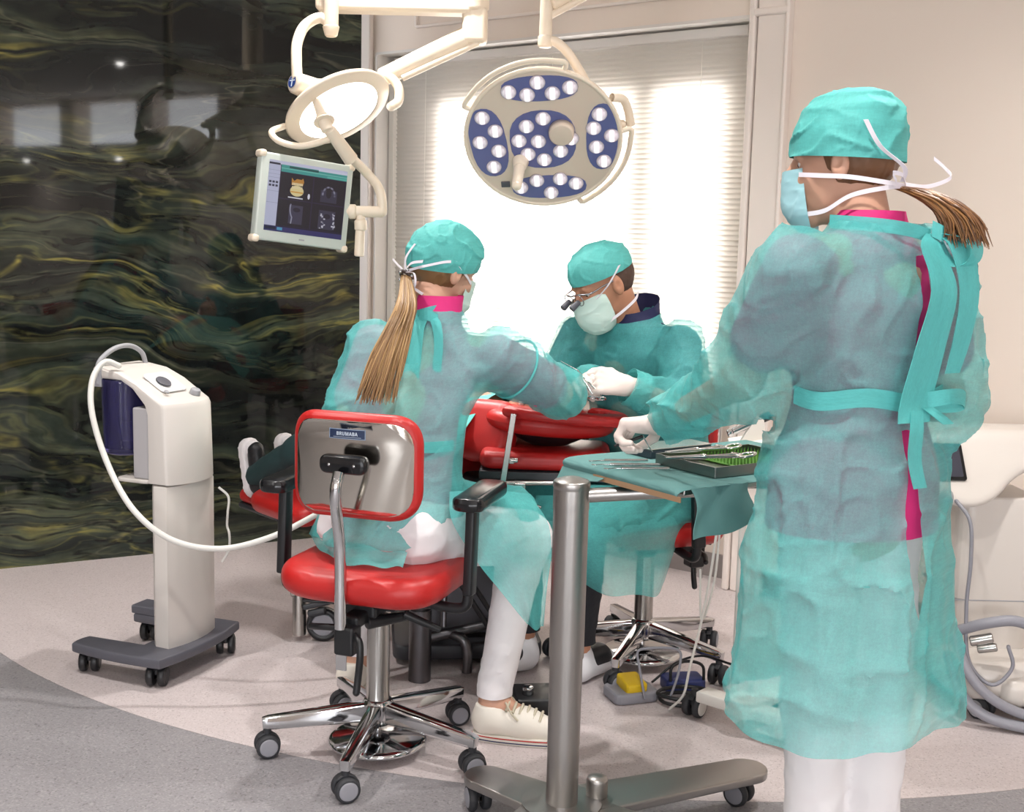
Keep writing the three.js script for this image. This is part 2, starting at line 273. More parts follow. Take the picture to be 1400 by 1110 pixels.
function stool(label, p, turn, baseDeg, castTurn, seatY = 0.555) {
  const o = thing('surgical_stool', label, 'stool', p, turn, 'red surgical stools');
  const rel = baseDeg * Math.PI / 180 + turn;            // world angle -> local
  const hub = obj('hub', lathe([[0, 0.085], [0.036, 0.085], [0.042, 0.095], [0.044, 0.14], [0.038, 0.152], [0.03, 0.156], [0, 0.156]], 36), M.chrome, o);
  for (let k = 0; k < 5; k++) {
    const a = rel + k * 2 * Math.PI / 5, cx = Math.cos(a), cz = Math.sin(a);
    const s = new THREE.Shape(); s.moveTo(0.02, 0.092); s.lineTo(0.29, 0.078); s.lineTo(0.309, 0.08); s.lineTo(0.312, 0.108); s.lineTo(0.296, 0.113); s.lineTo(0.02, 0.148); s.closePath();
    const g = warp(ext(s, 0.04, 0.008, 3), v => { v.z *= lerp(1.05, 0.75, Math.min(1, v.x / 0.3)); }); g.rotateY(-a);
    obj('base_arm', smooth(g, 0.7), M.chrome, o);
    caster(o, cx * 0.298, cz * 0.298, castTurn[k] - turn);
  }
  obj('foot_disc', lathe([[0, 0.04], [0.12, 0.036], [0.131, 0.032], [0.1345, 0.034], [0.1345, 0.039], [0.130, 0.044], [0.12, 0.048], [0.06, 0.058], [0.025, 0.063], [0, 0.064]], 56), M.chrome, o);
  obj('foot_rod', cyl(0.009, 0.009, 0.05, 0, 0.06, 0), M.chrome, o);
  obj('column', lathe([[0, 0.15], [0.031, 0.15], [0.0315, 0.155], [0.0315, 0.372], [0.029, 0.376], [0, 0.376]], 36), M.steel, o);
  obj('collar', lathe([[0, 0.372], [0.033, 0.372], [0.034, 0.378], [0.032, 0.388], [0, 0.39]], 36), M.black, o);
  obj('piston', cyl(0.0145, 0.0145, seatY - 0.085 - 0.385, 0, 0.385, 0), M.chrome, o);
  // seat: rounded cushion, a little saddled, on a black pan
  const sh = rrect(0.46, 0.41, 0.13), sg = warp(ext(sh, 0.088, 0.04, 6, 18).rotateX(-Math.PI / 2), v => { const e = Math.abs(v.x) / 0.23; v.y += 0.012 * e * e - 0.006 + (v.y > 0 ? -0.010 * Math.exp(-((v.x * v.x) + (v.z * v.z)) / 0.02) : 0.014 * (1 - e * e) * 0.3); });
  obj('seat', smooth(uvPlanar(sg, 'x', 'z').translate(0, seatY - 0.045, 0), 1.0), M.red, o);
  obj('seat_pan', [rbox(0.2, 0.03, 0.22, 0.01, 0, seatY - 0.1, 0.01), rbox(0.09, 0.045, 0.14, 0.012, 0, seatY - 0.12, 0.05)], M.black, o);
  // mechanism with levers behind
  const bx = 0.0, bz = 0.20;
  obj('mechanism', [rbox(0.055, 0.075, 0.055, 0.008, bx, seatY - 0.175, bz - 0.01), rbox(0.05, 0.035, 0.16, 0.01, bx, seatY - 0.135, bz - 0.1), rod(V(bx + 0.02, seatY - 0.15, 0.12), V(0.1, seatY - 0.15, 0.02), 0.018, 0.012), rod(V(0.09, seatY - 0.14, 0.04), V(0.18, seatY - 0.185, 0.0), 0.012, 0.009)], M.black, o);
  obj('lever', capTube([[bx + 0.025, seatY - 0.16, bz], [bx + 0.045, seatY - 0.17, bz + 0.015], [bx + 0.05, seatY - 0.2, bz + 0.02], [bx + 0.045, seatY - 0.26, bz + 0.02], [bx + 0.042, seatY - 0.30, bz + 0.024]], 0.0095), M.black, o);
  obj('lever', capTube([[bx - 0.02, seatY - 0.15, bz - 0.02], [bx - 0.08, seatY - 0.155, bz - 0.02], [bx - 0.12, seatY - 0.165, bz - 0.04]], 0.009), M.black, o);
  obj('lever', capTube([[-0.05, seatY - 0.1, 0.1], [-0.10, seatY - 0.098, 0.15], [-0.14, seatY - 0.096, 0.16]], 0.006), M.black, o);
  // backrest
  const by = 0.828, R = 0.32, zc = 0.175;
  obj('back_bar', [tube([[bx, by - 0.005, bz + 0.045], [bx, by - 0.03, bz + 0.058], [bx - 0.002, by - 0.07, bz + 0.058], [bx - 0.006, by - 0.12, bz + 0.04], [bx - 0.008, by - 0.18, bz + 0.022], [bx - 0.008, seatY - 0.14, bz + 0.015]], 0.0155, 40, 18), rbox(0.03, 0.075, 0.006, 0.002, bx - 0.008, seatY - 0.215, bz + 0.01)], M.chrome, o);
  const br = obj('backrest', smooth(bendX(uvPlanar(ext(rrect(0.372, 0.272, 0.085), 0.044, 0.021, 6, 18), 'x', 'y'), R, zc).translate(0, by, 0.0), 1.0), M.red, o);
  obj('back_plate', smooth(bendX(ext(rrect(0.342, 0.238, 0.072), 0.004, 0.0015, 2, 18), R, zc).translate(0, by - 0.002, 0.0235), 0.8), M.plate, br);
  const np = warp(new THREE.BoxGeometry(0.1, 0.026, 0.002, 12, 1, 1), v => { }); bendX(np, R + 0.03, zc); np.translate(0, by + 0.086, 0.0265);
  const nm = std(0xffffff, 0.35); nm.map = plateTex; obj('name_plate', np, nm, br).userData.label = 'blue plate reading BRUMABA';
  const bk = obj('bracket', smooth(ext(rrect(0.128, 0.048, 0.023), 0.034, 0.010, 4, 14).translate(bx, by + 0.012, bz + 0.015), 0.9), M.blackGloss, br);
  for (const s of [-1, 1]) obj('screw', lathe([[0, 0.002], [0.003, 0.002], [0.0045, 0], [0.0045, -0.004]], 12).rotateX(Math.PI / 2).translate(bx + s * 0.034, by + 0.012, bz + 0.033), M.chrome, br);
  // arm rests
  for (const s of [-1, 1]) {
    const ar = obj('armrest_post', [tube([[s * 0.15, seatY - 0.105, 0.03], [s * 0.24, seatY - 0.11, 0.03], [s * 0.262, seatY - 0.1, 0.03], [s * 0.268, seatY - 0.06, 0.03]], 0.014, 20, 14), smooth(ext(rrect(0.026, 0.26, 0.008), 0.042, 0.006).rotateX(-0.06).translate(s * 0.272, seatY + 0.06, 0.025), 0.8)], M.black, o);
    obj('armrest_pad', smooth(warp(ext(rrect(0.085, 0.235, 0.035), 0.036, 0.012, 4, 12).rotateX(-Math.PI / 2).translate(s * 0.278, 0.755, -0.02), v => { v.y += 0.10 * Math.max(0, -v.z - 0.02) - 0.02; }), 0.9), M.blackGloss, o);
    obj('armrest_rod', rod(V(s * 0.10, seatY - 0.108, 0.03), V(s * 0.2, seatY - 0.108, 0.03), 0.012), M.chrome, o);
  }
  return o;
}
stool('red surgical stool with mirrored metal backrest that the ponytailed nurse sits on', [-0.347, 0, -3.166], -0.32, 99, [-1.15, -1.2, -1.1, -1.25, -1.2]);
stool('red surgical stool under the surgeon in loupes, seen behind the instrument table', [0.46, 0, -3.94], 1.98, 40, [-0.5, -1.2, -0.9, -0.6, -0.3], 0.53);

// ---------- instrument table: post, base, arm, top ----------
{
  const o = thing('instrument_table', 'brushed steel instrument table with a thick telescopic post', 'instrument table', [0.14, 0, -2.69]);
  const base = [], plateH = 0.085;
  const arm = (x, z, w) => { const L = Math.hypot(x, z), a = Math.atan2(z, x); const s = new THREE.Shape(); s.moveTo(-0.03, -0.075); s.lineTo(L - 0.05, -w); s.absarc(L - 0.05, 0, w, -Math.PI / 2, Math.PI / 2); s.lineTo(-0.03, 0.075); s.closePath(); return ext(s, 0.022, 0.004).rotateX(-Math.PI / 2).rotateY(-a).translate(0, plateH, 0); };
  obj('base_arm', smooth(arm(-0.22, -0.17, 0.055), 0.6), M.brush, o);
  obj('base_arm', smooth(arm(0.52, -0.24, 0.055), 0.6), M.brush, o);
  obj('base_arm', smooth(arm(0.42, 0.28, 0.055), 0.6), M.brush, o);
  obj('base_arm', smooth(arm(-0.22, 0.34, 0.055), 0.6), M.brush, o);
  obj('hub', cyl(0.095, 0.095, 0.026, 0, 0.073, 0, 40), M.brush, o);
  for (const [x, z, t] of [[-0.2, -0.15, 0.3], [0.46, -0.215, 0.9], [0.38, 0.25, 0.2], [-0.2, 0.3, 0.5]]) caster(o, x, z, t, M.rubber, M.capGrey, 1.0);
  obj('post', lathe([[0, 0.09], [0.0375, 0.09], [0.0375, 0.24], [0.038, 0.242], [0.038, 0.45], [0.0405, 0.453], [0.0405, 0.80], [0.0415, 0.802], [0.0415, 0.848], [0.0405, 0.85], [0.0425, 0.853], [0.0425, 0.864], [0.039, 0.868], [0.02, 0.8745], [0, 0.876]], 56), M.brush, o);
  obj('short_post', lathe([[0, 0.09], [0.026, 0.09], [0.026, 0.135], [0.0235, 0.142], [0.01, 0.1455], [0, 0.146]], 36).translate(0.085, 0, -0.04), M.brush, o);
  obj('support_arm', [rod(V(0.03, 0.833, 0.0), V(0.29, 0.853, 0.0), 0.0165), rbox(0.32, 0.02, 0.045, 0.006, 0.44, 0.858, -0.07)], M.brush, o);
  // top: tilted square tray frame in world axes, turned so that one corner points at us
  const t = obj('table_top', rbox(0.55, 0.016, 0.375, 0.005), M.steel, o); t.position.set(0.14 + 0.265, 0.876, -0.15); t.rotation.y = 0.593; 
  t.position.set(0.355, 0.877, -0.15);
}

// ---------- cloth and tray on the instrument table ----------
const drapeTex = texture(256, 256, (u, v) => { const f = 0.5 * vnoise(u * 90, v * 14, 3, 90, 14) + 0.5 * vnoise(u * 14, v * 90, 5, 14, 90), g = vnoise(u * 128, v * 128, 9, 128, 128), a = 200 + 50 * (f - 0.5) + 40 * (g - 0.5); return [a, a, a]; });
const gownBump = texture(256, 256, (u, v) => { const a = 128 + 80 * (vnoise(u * 60, v * 20, 3, 60, 20) - 0.5) + 80 * (vnoise(u * 20, v * 60, 5, 20, 60) - 0.5); return [a, a, a]; }, { srgb: false });
const mDrape = std(new THREE.Color(0x5a8583), 0.85); mDrape.side = THREE.DoubleSide;
const TT = { c: [0.495, 0.887, -2.84], a: 0.593 };
const tt = (x, y, z) => [TT.c[0] + x * Math.cos(TT.a) + z * Math.sin(TT.a), TT.c[1] + y, TT.c[2] - x * Math.sin(TT.a) + z * Math.cos(TT.a)];
{
  const rows = [], xs = [-0.30, -0.285, -0.1, 0.1, 0.25, 0.30], zs = [-0.2, 0, 0.15, 0.19, 0.205];
  const o = thing('table_drape', 'teal nonwoven drape spread over the steel instrument table', 'drape');
  for (const z of [-0.21, -0.1, 0.05, 0.17, 0.20]) rows.push(xs.map((x, i) => tt(x, (i === 0 ? -0.018 : 0.0035) + (z > 0.19 ? -0.006 : 0), z)));
  obj('cloth_top', sheet(rows, 30, 24, 0.0015), mDrape, o);
  const hang = []; for (let k = 0; k < 6; k++) hang.push([-0.268, -0.23, -0.18, -0.13, -0.09].map((x, i) => tt(x + 0.01 * Math.sin(k + i), 0.001 - 0.022 * k * (i < 1 ? 0.95 : 1 - 0.10 * Math.abs(i - 1.4)), 0.20 + 0.009 * k * 0.4 + 0.008 * Math.sin(i * 2.4 + k * 0.4))));
  obj('hanging_corner', sheet(hang, 24, 20, 0.0015), mDrape, o);
  const flap = []; for (let k = 0; k < 4; k++) flap.push([-0.215, -0.17, -0.12, -0.05].map((z, i) => tt(-0.30 - 0.008 * k, -0.017 - 0.014 * k * (1 - i * 0.28), z)));
  obj('folded_edge', sheet(flap, 12, 10, 0.0015), mDrape, o);
  const strip = []; for (const z of [0.2065, 0.2085]) strip.push([-0.29, -0.15, 0, 0.02].map(x => tt(x, -0.0045, z)));
  obj('taped_edge', ext(poly([[-0.21, -0.006], [0.09, -0.008], [0.09, 0.004], [-0.21, 0.006]]), 0.003).rotateY(TT.a + Math.PI / 2).translate(...tt(-0.304, -0.018, 0.0)), std(new THREE.Color(0x9a7a5c), 0.8), o);
}
// steel tray with green pin mat, instruments
{
  const mTray = std(new THREE.Color(0x8b8d8a), 0.3, 1), tx = -0.01, tz = 0.06, w = 0.30, d = 0.20, y = 0.006;
  const o = thing('instrument_tray', 'shallow dark steel tray holding the green pin mat', 'tray', tt(tx, y, tz), TT.a);
  obj('tray_floor', rbox(w, 0.003, d, 0.001, 0, 0.0015, 0), mTray, o);
  const rim = (L, x, z, t) => rbox(L, 0.024, 0.003, 0.001).rotateX(0).rotateY(t).translate(x, 0.0135, z);
  obj('tray_rim', [rim(w, 0, d / 2, 0), rim(w, 0, -d / 2, 0), rim(d, w / 2, 0, Math.PI / 2), rim(d, -w / 2, 0, Math.PI / 2)], mTray, o);
  const m = thing('silicone_pin_mat', 'green silicone pin mat lying in the steel tray', 'mat', tt(tx + 0.055, y + 0.0042, tz), TT.a);
  const mg = std(new THREE.Color(0x4e7f2c), 0.6), pins = [];
  obj('mat_sheet', rbox(0.165, 0.004, 0.18, 0.002, 0, 0.002, 0), mg, m);
  for (let i = 0; i < 15; i++) for (let j = 0; j < 16; j++) pins.push(new THREE.ConeGeometry(0.0032, 0.015, 5).translate(-0.077 + i * 0.011, 0.0112, -0.084 + j * 0.0112));
  const pn = obj('pins', pins, mg, m); pn.userData.kind = 'stuff';
  // scissors and needle holders
  function ringed(label, x, z, turn, y, s = 1) {
    const g = thing('surgical_scissors', label, 'scissors', tt(x, y, z), TT.a + turn, 'instruments on the tray'); g.scale.setScalar(s);
    for (const k of [-1, 1]) {
      obj('ring_handle', [new THREE.TorusGeometry(0.0125, 0.0028, 10, 26).rotateX(Math.PI / 2).rotateZ(k * 0.25).scale(1.25, 1, 1).translate(0.077, 0.0055 + 0.003 * k, k * 0.0155), tube([[0.064, 0.005, k * 0.012], [0.04, 0.0045, k * 0.008], [0, 0.004, k * 0.001]], 0.0028, 16, 8)], M.chrome, g);
      obj('blade', rod(V(0.002, 0.0042 + 0.0012 * k, -k * 0.001), V(-0.075, 0.0035, -k * 0.003), 0.0038, 0.0014, 8), M.chrome, g);
    }
    obj('pivot', lathe([[0, 0.009], [0.003, 0.009], [0.004, 0.007], [0.004, 0.001], [0, 0.001]], 14), M.chrome, g);
  }
  ringed('ringed steel needle holder lying across the tray rim beside the pin mat', -0.11, 0.07, -0.35, 0.032, 1.25);
  ringed('ringed steel scissors lying behind the needle holder on the tray', -0.06, -0.01, -0.1, 0.032, 1.2);
  const rodLike = (label, x, z, t, L, y) => { const g = thing('dental_probe', label, 'probe', tt(x, y, z), TT.a + t, 'instruments on the tray'); obj('handle', rod(V(-L * 0.3, 0.004, 0), V(L * 0.4, 0.004, 0), 0.004, 0.004, 10), M.chrome, g); obj('shank', tube([[-L * 0.3, 0.004, 0], [-L * 0.42, 0.004, 0], [-L * 0.5, 0.004, 0.006], [-L * 0.55, 0.004, 0.002]], 0.0013, 12, 6), M.chrome, g); };
  rodLike('slim steel probe lying outermost on the drape beside the tray', -0.235, 0.0, -0.5, 0.16, 0.004);
  rodLike('slim steel elevator lying between the probe and the tray', -0.225, -0.05, -0.5, 0.17, 0.004);
  rodLike('short steel chisel lying near the gloved hand', -0.21, -0.1, -0.45, 0.15, 0.004);
  const bx = thing('dark_instrument_case', 'dark flat case lying under the gloved hand', 'case', tt(-0.03, 0.004, -0.14), TT.a); obj('body', rbox(0.2, 0.022, 0.09, 0.005, 0, 0.011, 0), std(new THREE.Color(0x27313a), 0.4), bx); obj('lid_edge', rbox(0.2, 0.003, 0.09, 0.0014, 0, 0.0235, 0), M.steel, bx);
}

// ---------- surgical suction unit ----------
{
  const o = thing('suction_unit', 'white surgical suction unit on a charcoal wheeled base', 'suction unit', [-1.018, 0, -3.775], -0.389);
  const mSuc = std(new THREE.Color(0xcfc9c3), 0.4);
  // local x: along the long arms (right end = crossbar), local z: towards us
  const baseShape = new THREE.Shape(); baseShape.moveTo(-0.31, 0.205); baseShape.quadraticCurveTo(-0.325, 0.17, -0.31, 0.125); baseShape.lineTo(-0.10, 0.115); baseShape.lineTo(-0.10, -0.115); baseShape.lineTo(-0.34, -0.125); baseShape.lineTo(-0.34, -0.2); baseShape.lineTo(0.03, -0.215); baseShape.quadraticCurveTo(0.085, 0.0, 0.04, 0.215); baseShape.quadraticCurveTo(-0.15, 0.235, -0.31, 0.205);
  obj('base', smooth(ext(baseShape, 0.032, 0.007, 3).rotateX(Math.PI / 2).translate(0, 0.085, 0), 0.6), M.charcoal, o);
  for (const [x, z, t] of [[-0.275, 0.165, 0.5], [0.0, 0.175, 0.35], [0.01, -0.165, 0.6], [-0.30, -0.165, 0.3]]) caster(o, x, z, t, M.black, M.black, 1.05);
  obj('rear_block', rbox(0.1, 0.03, 0.085, 0.006, -0.30, 0.115, -0.165), M.charcoal, o);
  // column: bowed front, seam, head leaning out over the jar
  const hs = new THREE.Shape(); hs.moveTo(-0.07, -0.115); hs.lineTo(0, -0.12); hs.quadraticCurveTo(0.045, 0, 0, 0.12); hs.lineTo(-0.05, 0.118); hs.lineTo(-0.07, 0.10); hs.closePath();
  const bow = v => 0.045 * (1 - (v.z / 0.12) ** 2);
  obj('column', smooth(ext(hs, 0.535, 0.006, 2, 14).rotateX(Math.PI / 2).translate(0.0, 0.085 + 0.2675, 0), 0.5), mSuc, o);
  const prof = poly([[-0.07, 0.624], [0.0, 0.624], [-0.008, 0.862], [-0.016, 0.876], [-0.05, 0.898], [-0.11, 0.935], [-0.18, 0.965], [-0.25, 0.978], [-0.28, 0.98], [-0.288, 0.972], [-0.288, 0.948], [-0.28, 0.942], [-0.17, 0.942], [-0.125, 0.918], [-0.08, 0.87], [-0.07, 0.84]]);
  const head = warp(new THREE.ExtrudeGeometry(prof, { depth: 0.228, bevelEnabled: true, bevelThickness: 0.006, bevelSize: 0.006, bevelOffset: -0.006, bevelSegments: 3, steps: 10 }).translate(0, 0, -0.114), v => { if (v.x > -0.03) v.x += 0.04 * (1 - (v.z / 0.12) ** 2); if (v.x < -0.2) v.z *= 0.9; });
  const hd = obj('head', smooth(head, 0.5), mSuc, o);
  obj('control_panel', smooth(ext(rrect(0.10, 0.12, 0.02), 0.004, 0.0015).rotateX(-Math.PI / 2).rotateZ(-0.54).translate(-0.095, 0.931, 0), 0.6), M.whiteCool, hd);
  obj('knob', lathe([[0, 0.024], [0.013, 0.024], [0.0165, 0.02], [0.018, 0.0], [0, 0]], 24).rotateZ(-0.35).translate(-0.028, 0.886, -0.06), M.grey, hd);
  obj('gauge', lathe([[0, 0.004], [0.024, 0.004], [0.026, 0], [0, 0]], 28).rotateZ(-0.54).translate(-0.088, 0.934, 0.015), M.charcoal, hd);
  obj('button', lathe([[0, 0.005], [0.008, 0.004], [0.009, 0], [0, 0]], 18).rotateZ(-0.5).translate(-0.045, 0.908, 0.055), M.grey, hd);
  const jm = phys({ color: new THREE.Color(0x6a66a8), roughness: 0.12, transmission: 0.85, thickness: 0.004, ior: 1.45 });
  const jar = obj('jar', lathe([[0, 0.705], [0.062, 0.705], [0.07, 0.712], [0.076, 0.93], [0.077, 0.940], [0.072, 0.940], [0.067, 0.72], [0, 0.714]], 40).translate(-0.212, 0, 0.045), jm, o);
  obj('filter', lathe([[0, 0.80], [0.02, 0.80], [0.022, 0.805], [0.024, 0.93], [0, 0.93]], 20).translate(-0.205, 0, 0.045), std(new THREE.Color(0x3a3650), 0.4), jar);
  obj('jar_base', lathe([[0, 0.70], [0.058, 0.70], [0.066, 0.705], [0.066, 0.709], [0, 0.709]], 36).translate(-0.212, 0, 0.045), std(new THREE.Color(0x3f3b6a), 0.3), jar);
  obj('bottle_box', rbox(0.06, 0.225, 0.15, 0.006, -0.105, 0.747, 0.035), std(new THREE.Color(0xa9a6a8), 0.5), o);
  obj('shelf', smooth(ext(rrect(0.13, 0.17, 0.03), 0.012, 0.003).rotateX(-Math.PI / 2).translate(-0.135, 0.628, 0.035), 0.6), mSuc, o);
  obj('handle', [tube([[-0.265, 0.925, 0.11], [-0.264, 0.985, 0.11], [-0.26, 1.012, 0.085], [-0.255, 1.035, 0.03], [-0.25, 1.035, -0.03], [-0.245, 1.01, -0.075], [-0.243, 0.975, -0.09]], 0.008, 40, 10), rbox(0.03, 0.06, 0.008, 0.003, -0.265, 0.945, 0.11)], M.grey, o);
  obj('power_cord', tube([[0.02, 0.58, -0.12], [0.05, 0.55, -0.13], [0.055, 0.50, -0.12], [0.045, 0.45, -0.13], [0.06, 0.43, -0.12], [0.05, 0.37, -0.13], [0.03, 0.33, -0.12]], 0.004, 50, 8), M.hoseWhite, o);
  tag(obj('suction_hose', capTube([[-1.235, 0.985, -3.76], [-1.265, 1.0, -3.73], [-1.29, 0.965, -3.70], [-1.29, 0.88, -3.66], [-1.235, 0.715, -3.62], [-1.125, 0.567, -3.55], [-1.016, 0.484, -3.55], [-0.872, 0.46, -3.55], [-0.725, 0.492, -3.58], [-0.59, 0.555, -3.64], [-0.5, 0.60, -3.75]], 0.0092, 120), M.hoseWhite), 'white suction hose looping from the suction unit to the patient', 'hose');
}

// ---------- ceiling lamps and monitor ----------
const glowWhite = new THREE.MeshStandardMaterial({ color: 0xffffff, emissive: new THREE.Color(1, 0.98, 0.95), emissiveIntensity: 4 });
const ledTex = texture(64, 64, (u, v) => { const x = u * 2 - 1, y = v * 2 - 1, r = Math.hypot(x, y), a = ss(0.62, 0.18, Math.abs(x)) * ss(1.0, 0.7, r), b = ss(1.0, 0.6, r) * 0.5 + 0.2 * vnoise(u * 9, v * 9, 3); const k = Math.min(1, Math.max(a, b)); return [255 * k, 246 * k, 250 * k]; });
const ledGlow = new THREE.MeshStandardMaterial({ color: new THREE.Color(0xc9bfc8), roughness: 0.2, emissive: new THREE.Color(1, 1, 1), emissiveMap: ledTex, emissiveIntensity: 1.3 });
const lensUV = g => { const p = g.attributes.position, u = g.attributes.uv; for (let i = 0; i < p.count; i++) u.setXY(i, 0.5 + p.getX(i) / 0.052, 0.5 + p.getY(i) / 0.052); return g; };
function frame3(n, up) { const z = n.clone().normalize(), x = new THREE.Vector3().crossVectors(up, z).normalize(), y = new THREE.Vector3().crossVectors(z, x); return new THREE.Quaternion().setFromRotationMatrix(new THREE.Matrix4().makeBasis(x, y, z)); }
{ // LED lamp
  const o = thing('operating_lamp', 'large round beige operating lamp with clusters of white lenses', 'operating lamp', [0.079, 1.735, -4.0]);
  const q = frame3(V(-0.03, -0.60, 0.80), V(-0.06, 1, 0));
  const G = (g) => g.applyQuaternion(q), face = std(new THREE.Color(0xdccbb9), 0.45), blue = std(new THREE.Color(0x646a9c), 0.3);
  const shell = lathe([[0, -0.075], [0.09, -0.072], [0.18, -0.055], [0.235, -0.03], [0.254, -0.008], [0.256, 0.004], [0.25, 0.010], [0.244, 0.010], [0.24, 0.006], [0, 0.006]], 72).rotateX(Math.PI / 2);
  obj('housing', G(shell), face, o);
  obj('rim', G(new THREE.TorusGeometry(0.251, 0.007, 10, 80).translate(0, 0, 0.006)), M.lampwhite, o);
  const zone = (cx, cy, w, h, rot, leds) => {
    const s = new THREE.Shape(); const k = 24; for (let i = 0; i <= k; i++) { const a = i / k * Math.PI * 2, x = w * Math.sign(Math.cos(a)) * Math.pow(Math.abs(Math.cos(a)), 0.9), y = h * Math.sign(Math.sin(a)) * Math.pow(Math.abs(Math.sin(a)), 0.75); const X = cx + x * Math.cos(rot) - y * Math.sin(rot), Y = cy + x * Math.sin(rot) + y * Math.cos(rot); i ? s.lineTo(X, Y) : s.moveTo(X, Y); }
    const z = obj('lens_field', G(ext(s, 0.003, 0.001, 1).translate(0, 0, 0.0075)), blue, o);
    for (const [x, y] of leds) obj('lens', G(lensUV(lathe([[0, 0.012], [0.008, 0.0115], [0.018, 0.008], [0.0245, 0.003], [0.0255, 0], [0, 0]], 22).rotateX(Math.PI / 2)).translate(x, y, 0.0085)), ledGlow, z);
  };
  zone(0.0, 0.185, 0.122, 0.045, 0, [[-0.098, 0.178], [-0.04, 0.165], [-0.005, 0.207], [0.04, 0.167], [0.096, 0.185]]);
  zone(-0.178, -0.005, 0.06, 0.128, 0.10, [[-0.19, 0.09], [-0.152, 0.04], [-0.205, 0.0], [-0.147, -0.035], [-0.168, -0.095]]);
  zone(0.192, -0.0, 0.052, 0.122, -0.05, [[0.185, 0.085], [0.165, 0.035], [0.222, 0.005], [0.172, -0.035], [0.195, -0.09]]);
  zone(0.01, -0.182, 0.125, 0.045, 0, [[-0.085, -0.180], [-0.03, -0.155], [0.015, -0.205], [0.048, -0.152], [0.10, -0.172]]);
  zone(0.0, 0.0, 0.108, 0.108, 0, [[0.005, 0.078], [-0.05, 0.052], [0.05, 0.028], [-0.078, 0.0], [-0.015, -0.005], [0.092, 0.0], [0.055, -0.045], [0.0, -0.075], [-0.052, -0.052]]);
  obj('sensor_cover', G(lathe([[0, 0.03], [0.034, 0.03], [0.04, 0.024], [0.042, 0], [0, 0]], 32).rotateX(Math.PI / 2).translate(0.062, 0.032, 0.012)), face, o);
  obj('sterile_handle', G(merge([rod(V(-0.078, -0.075, 0.01), V(-0.08, -0.075, 0.05), 0.028, 0.022), rod(V(-0.08, -0.075, 0.05), V(-0.085, -0.08, 0.145), 0.019, 0.016), new THREE.SphereGeometry(0.016, 16, 12).translate(-0.085, -0.08, 0.146)])), M.lampwhite, o);
  obj('keypad', G(rbox(0.03, 0.022, 0.005, 0.002, -0.135, -0.165, 0.009)), M.charcoal, o);
  const loop = (a0, a1, r, dz) => { const p = []; p.push([0.25 * Math.cos(a0), 0.25 * Math.sin(a0), 0]); for (let i = 0; i <= 8; i++) { const a = lerp(a0, a1, i / 8); p.push([r * Math.cos(a), r * Math.sin(a), dz]); } p.push([0.25 * Math.cos(a1), 0.25 * Math.sin(a1), 0]); return G(capTube(p, 0.0085, 50, 10)); };
  obj('grab_rail', loop(1.25, 2.65, 0.277, 0.0), M.lampwhite, o);
  obj('grab_rail', loop(-1.15, 0.05, 0.284, -0.01), M.lampwhite, o);
  obj('yoke', tube([[0.225, 0.12, -0.03], [0.26, 0.10, -0.05], [0.275, 0.06, -0.06], [0.285, 0.0, -0.06]].map(p => V(...p).applyQuaternion(q)), 0.014, 20, 12), M.lampwhite, o);
  // arm, in world axes relative to the lamp
  const A = (x, y, z) => V(x - 0.079, y - 1.735, z + 4.0);
  obj('drop_tube', [rod(A(0.078, 2.03, -4.03), A(0.08, 2.20, -4.03), 0.021), rod(A(0.0775, 2.025, -4.03), A(0.078, 2.065, -4.03), 0.024)], M.lampwhite, o);
  obj('curved_arm', capTube([A(0.076, 2.05, -4.03), A(0.11, 2.045, -4.03), A(0.15, 2.015, -4.035), A(0.2, 1.945, -4.045), A(0.262, 1.845, -4.055), A(0.308, 1.792, -4.05), A(0.335, 1.787, -4.02)], 0.0155, 60, 14), M.lampwhite, o);
  obj('spring_arm', [rod(A(0.085, 2.17, -4.03), A(0.5, 2.42, -4.15), 0.034, 0.03), rod(A(0.09, 2.125, -4.03), A(0.5, 2.37, -4.15), 0.012)], M.lampwhite, o);
  obj('ceiling_column', [rod(A(0.5, 2.34, -4.15), A(0.5, 2.99, -4.15), 0.05), lathe([[0, 0], [0.13, 0], [0.13, 0.02], [0.06, 0.06], [0, 0.06]], 36).rotateX(Math.PI).translate(0.5 - 0.079, 2.998 - 1.735, -0.15)], M.lampwhite, o);
  const l = new THREE.SpotLight(new THREE.Color(1, 0.97, 0.95), 4, 0, 0.12, 0.4, 2); l.position.copy(V(0, 0, 0.06).applyQuaternion(q)); l.target.position.copy(A(-0.02, 0.8, -3.72)); l.castShadow = true; l.shadow.radius = 8; o.add(l, l.target);
}
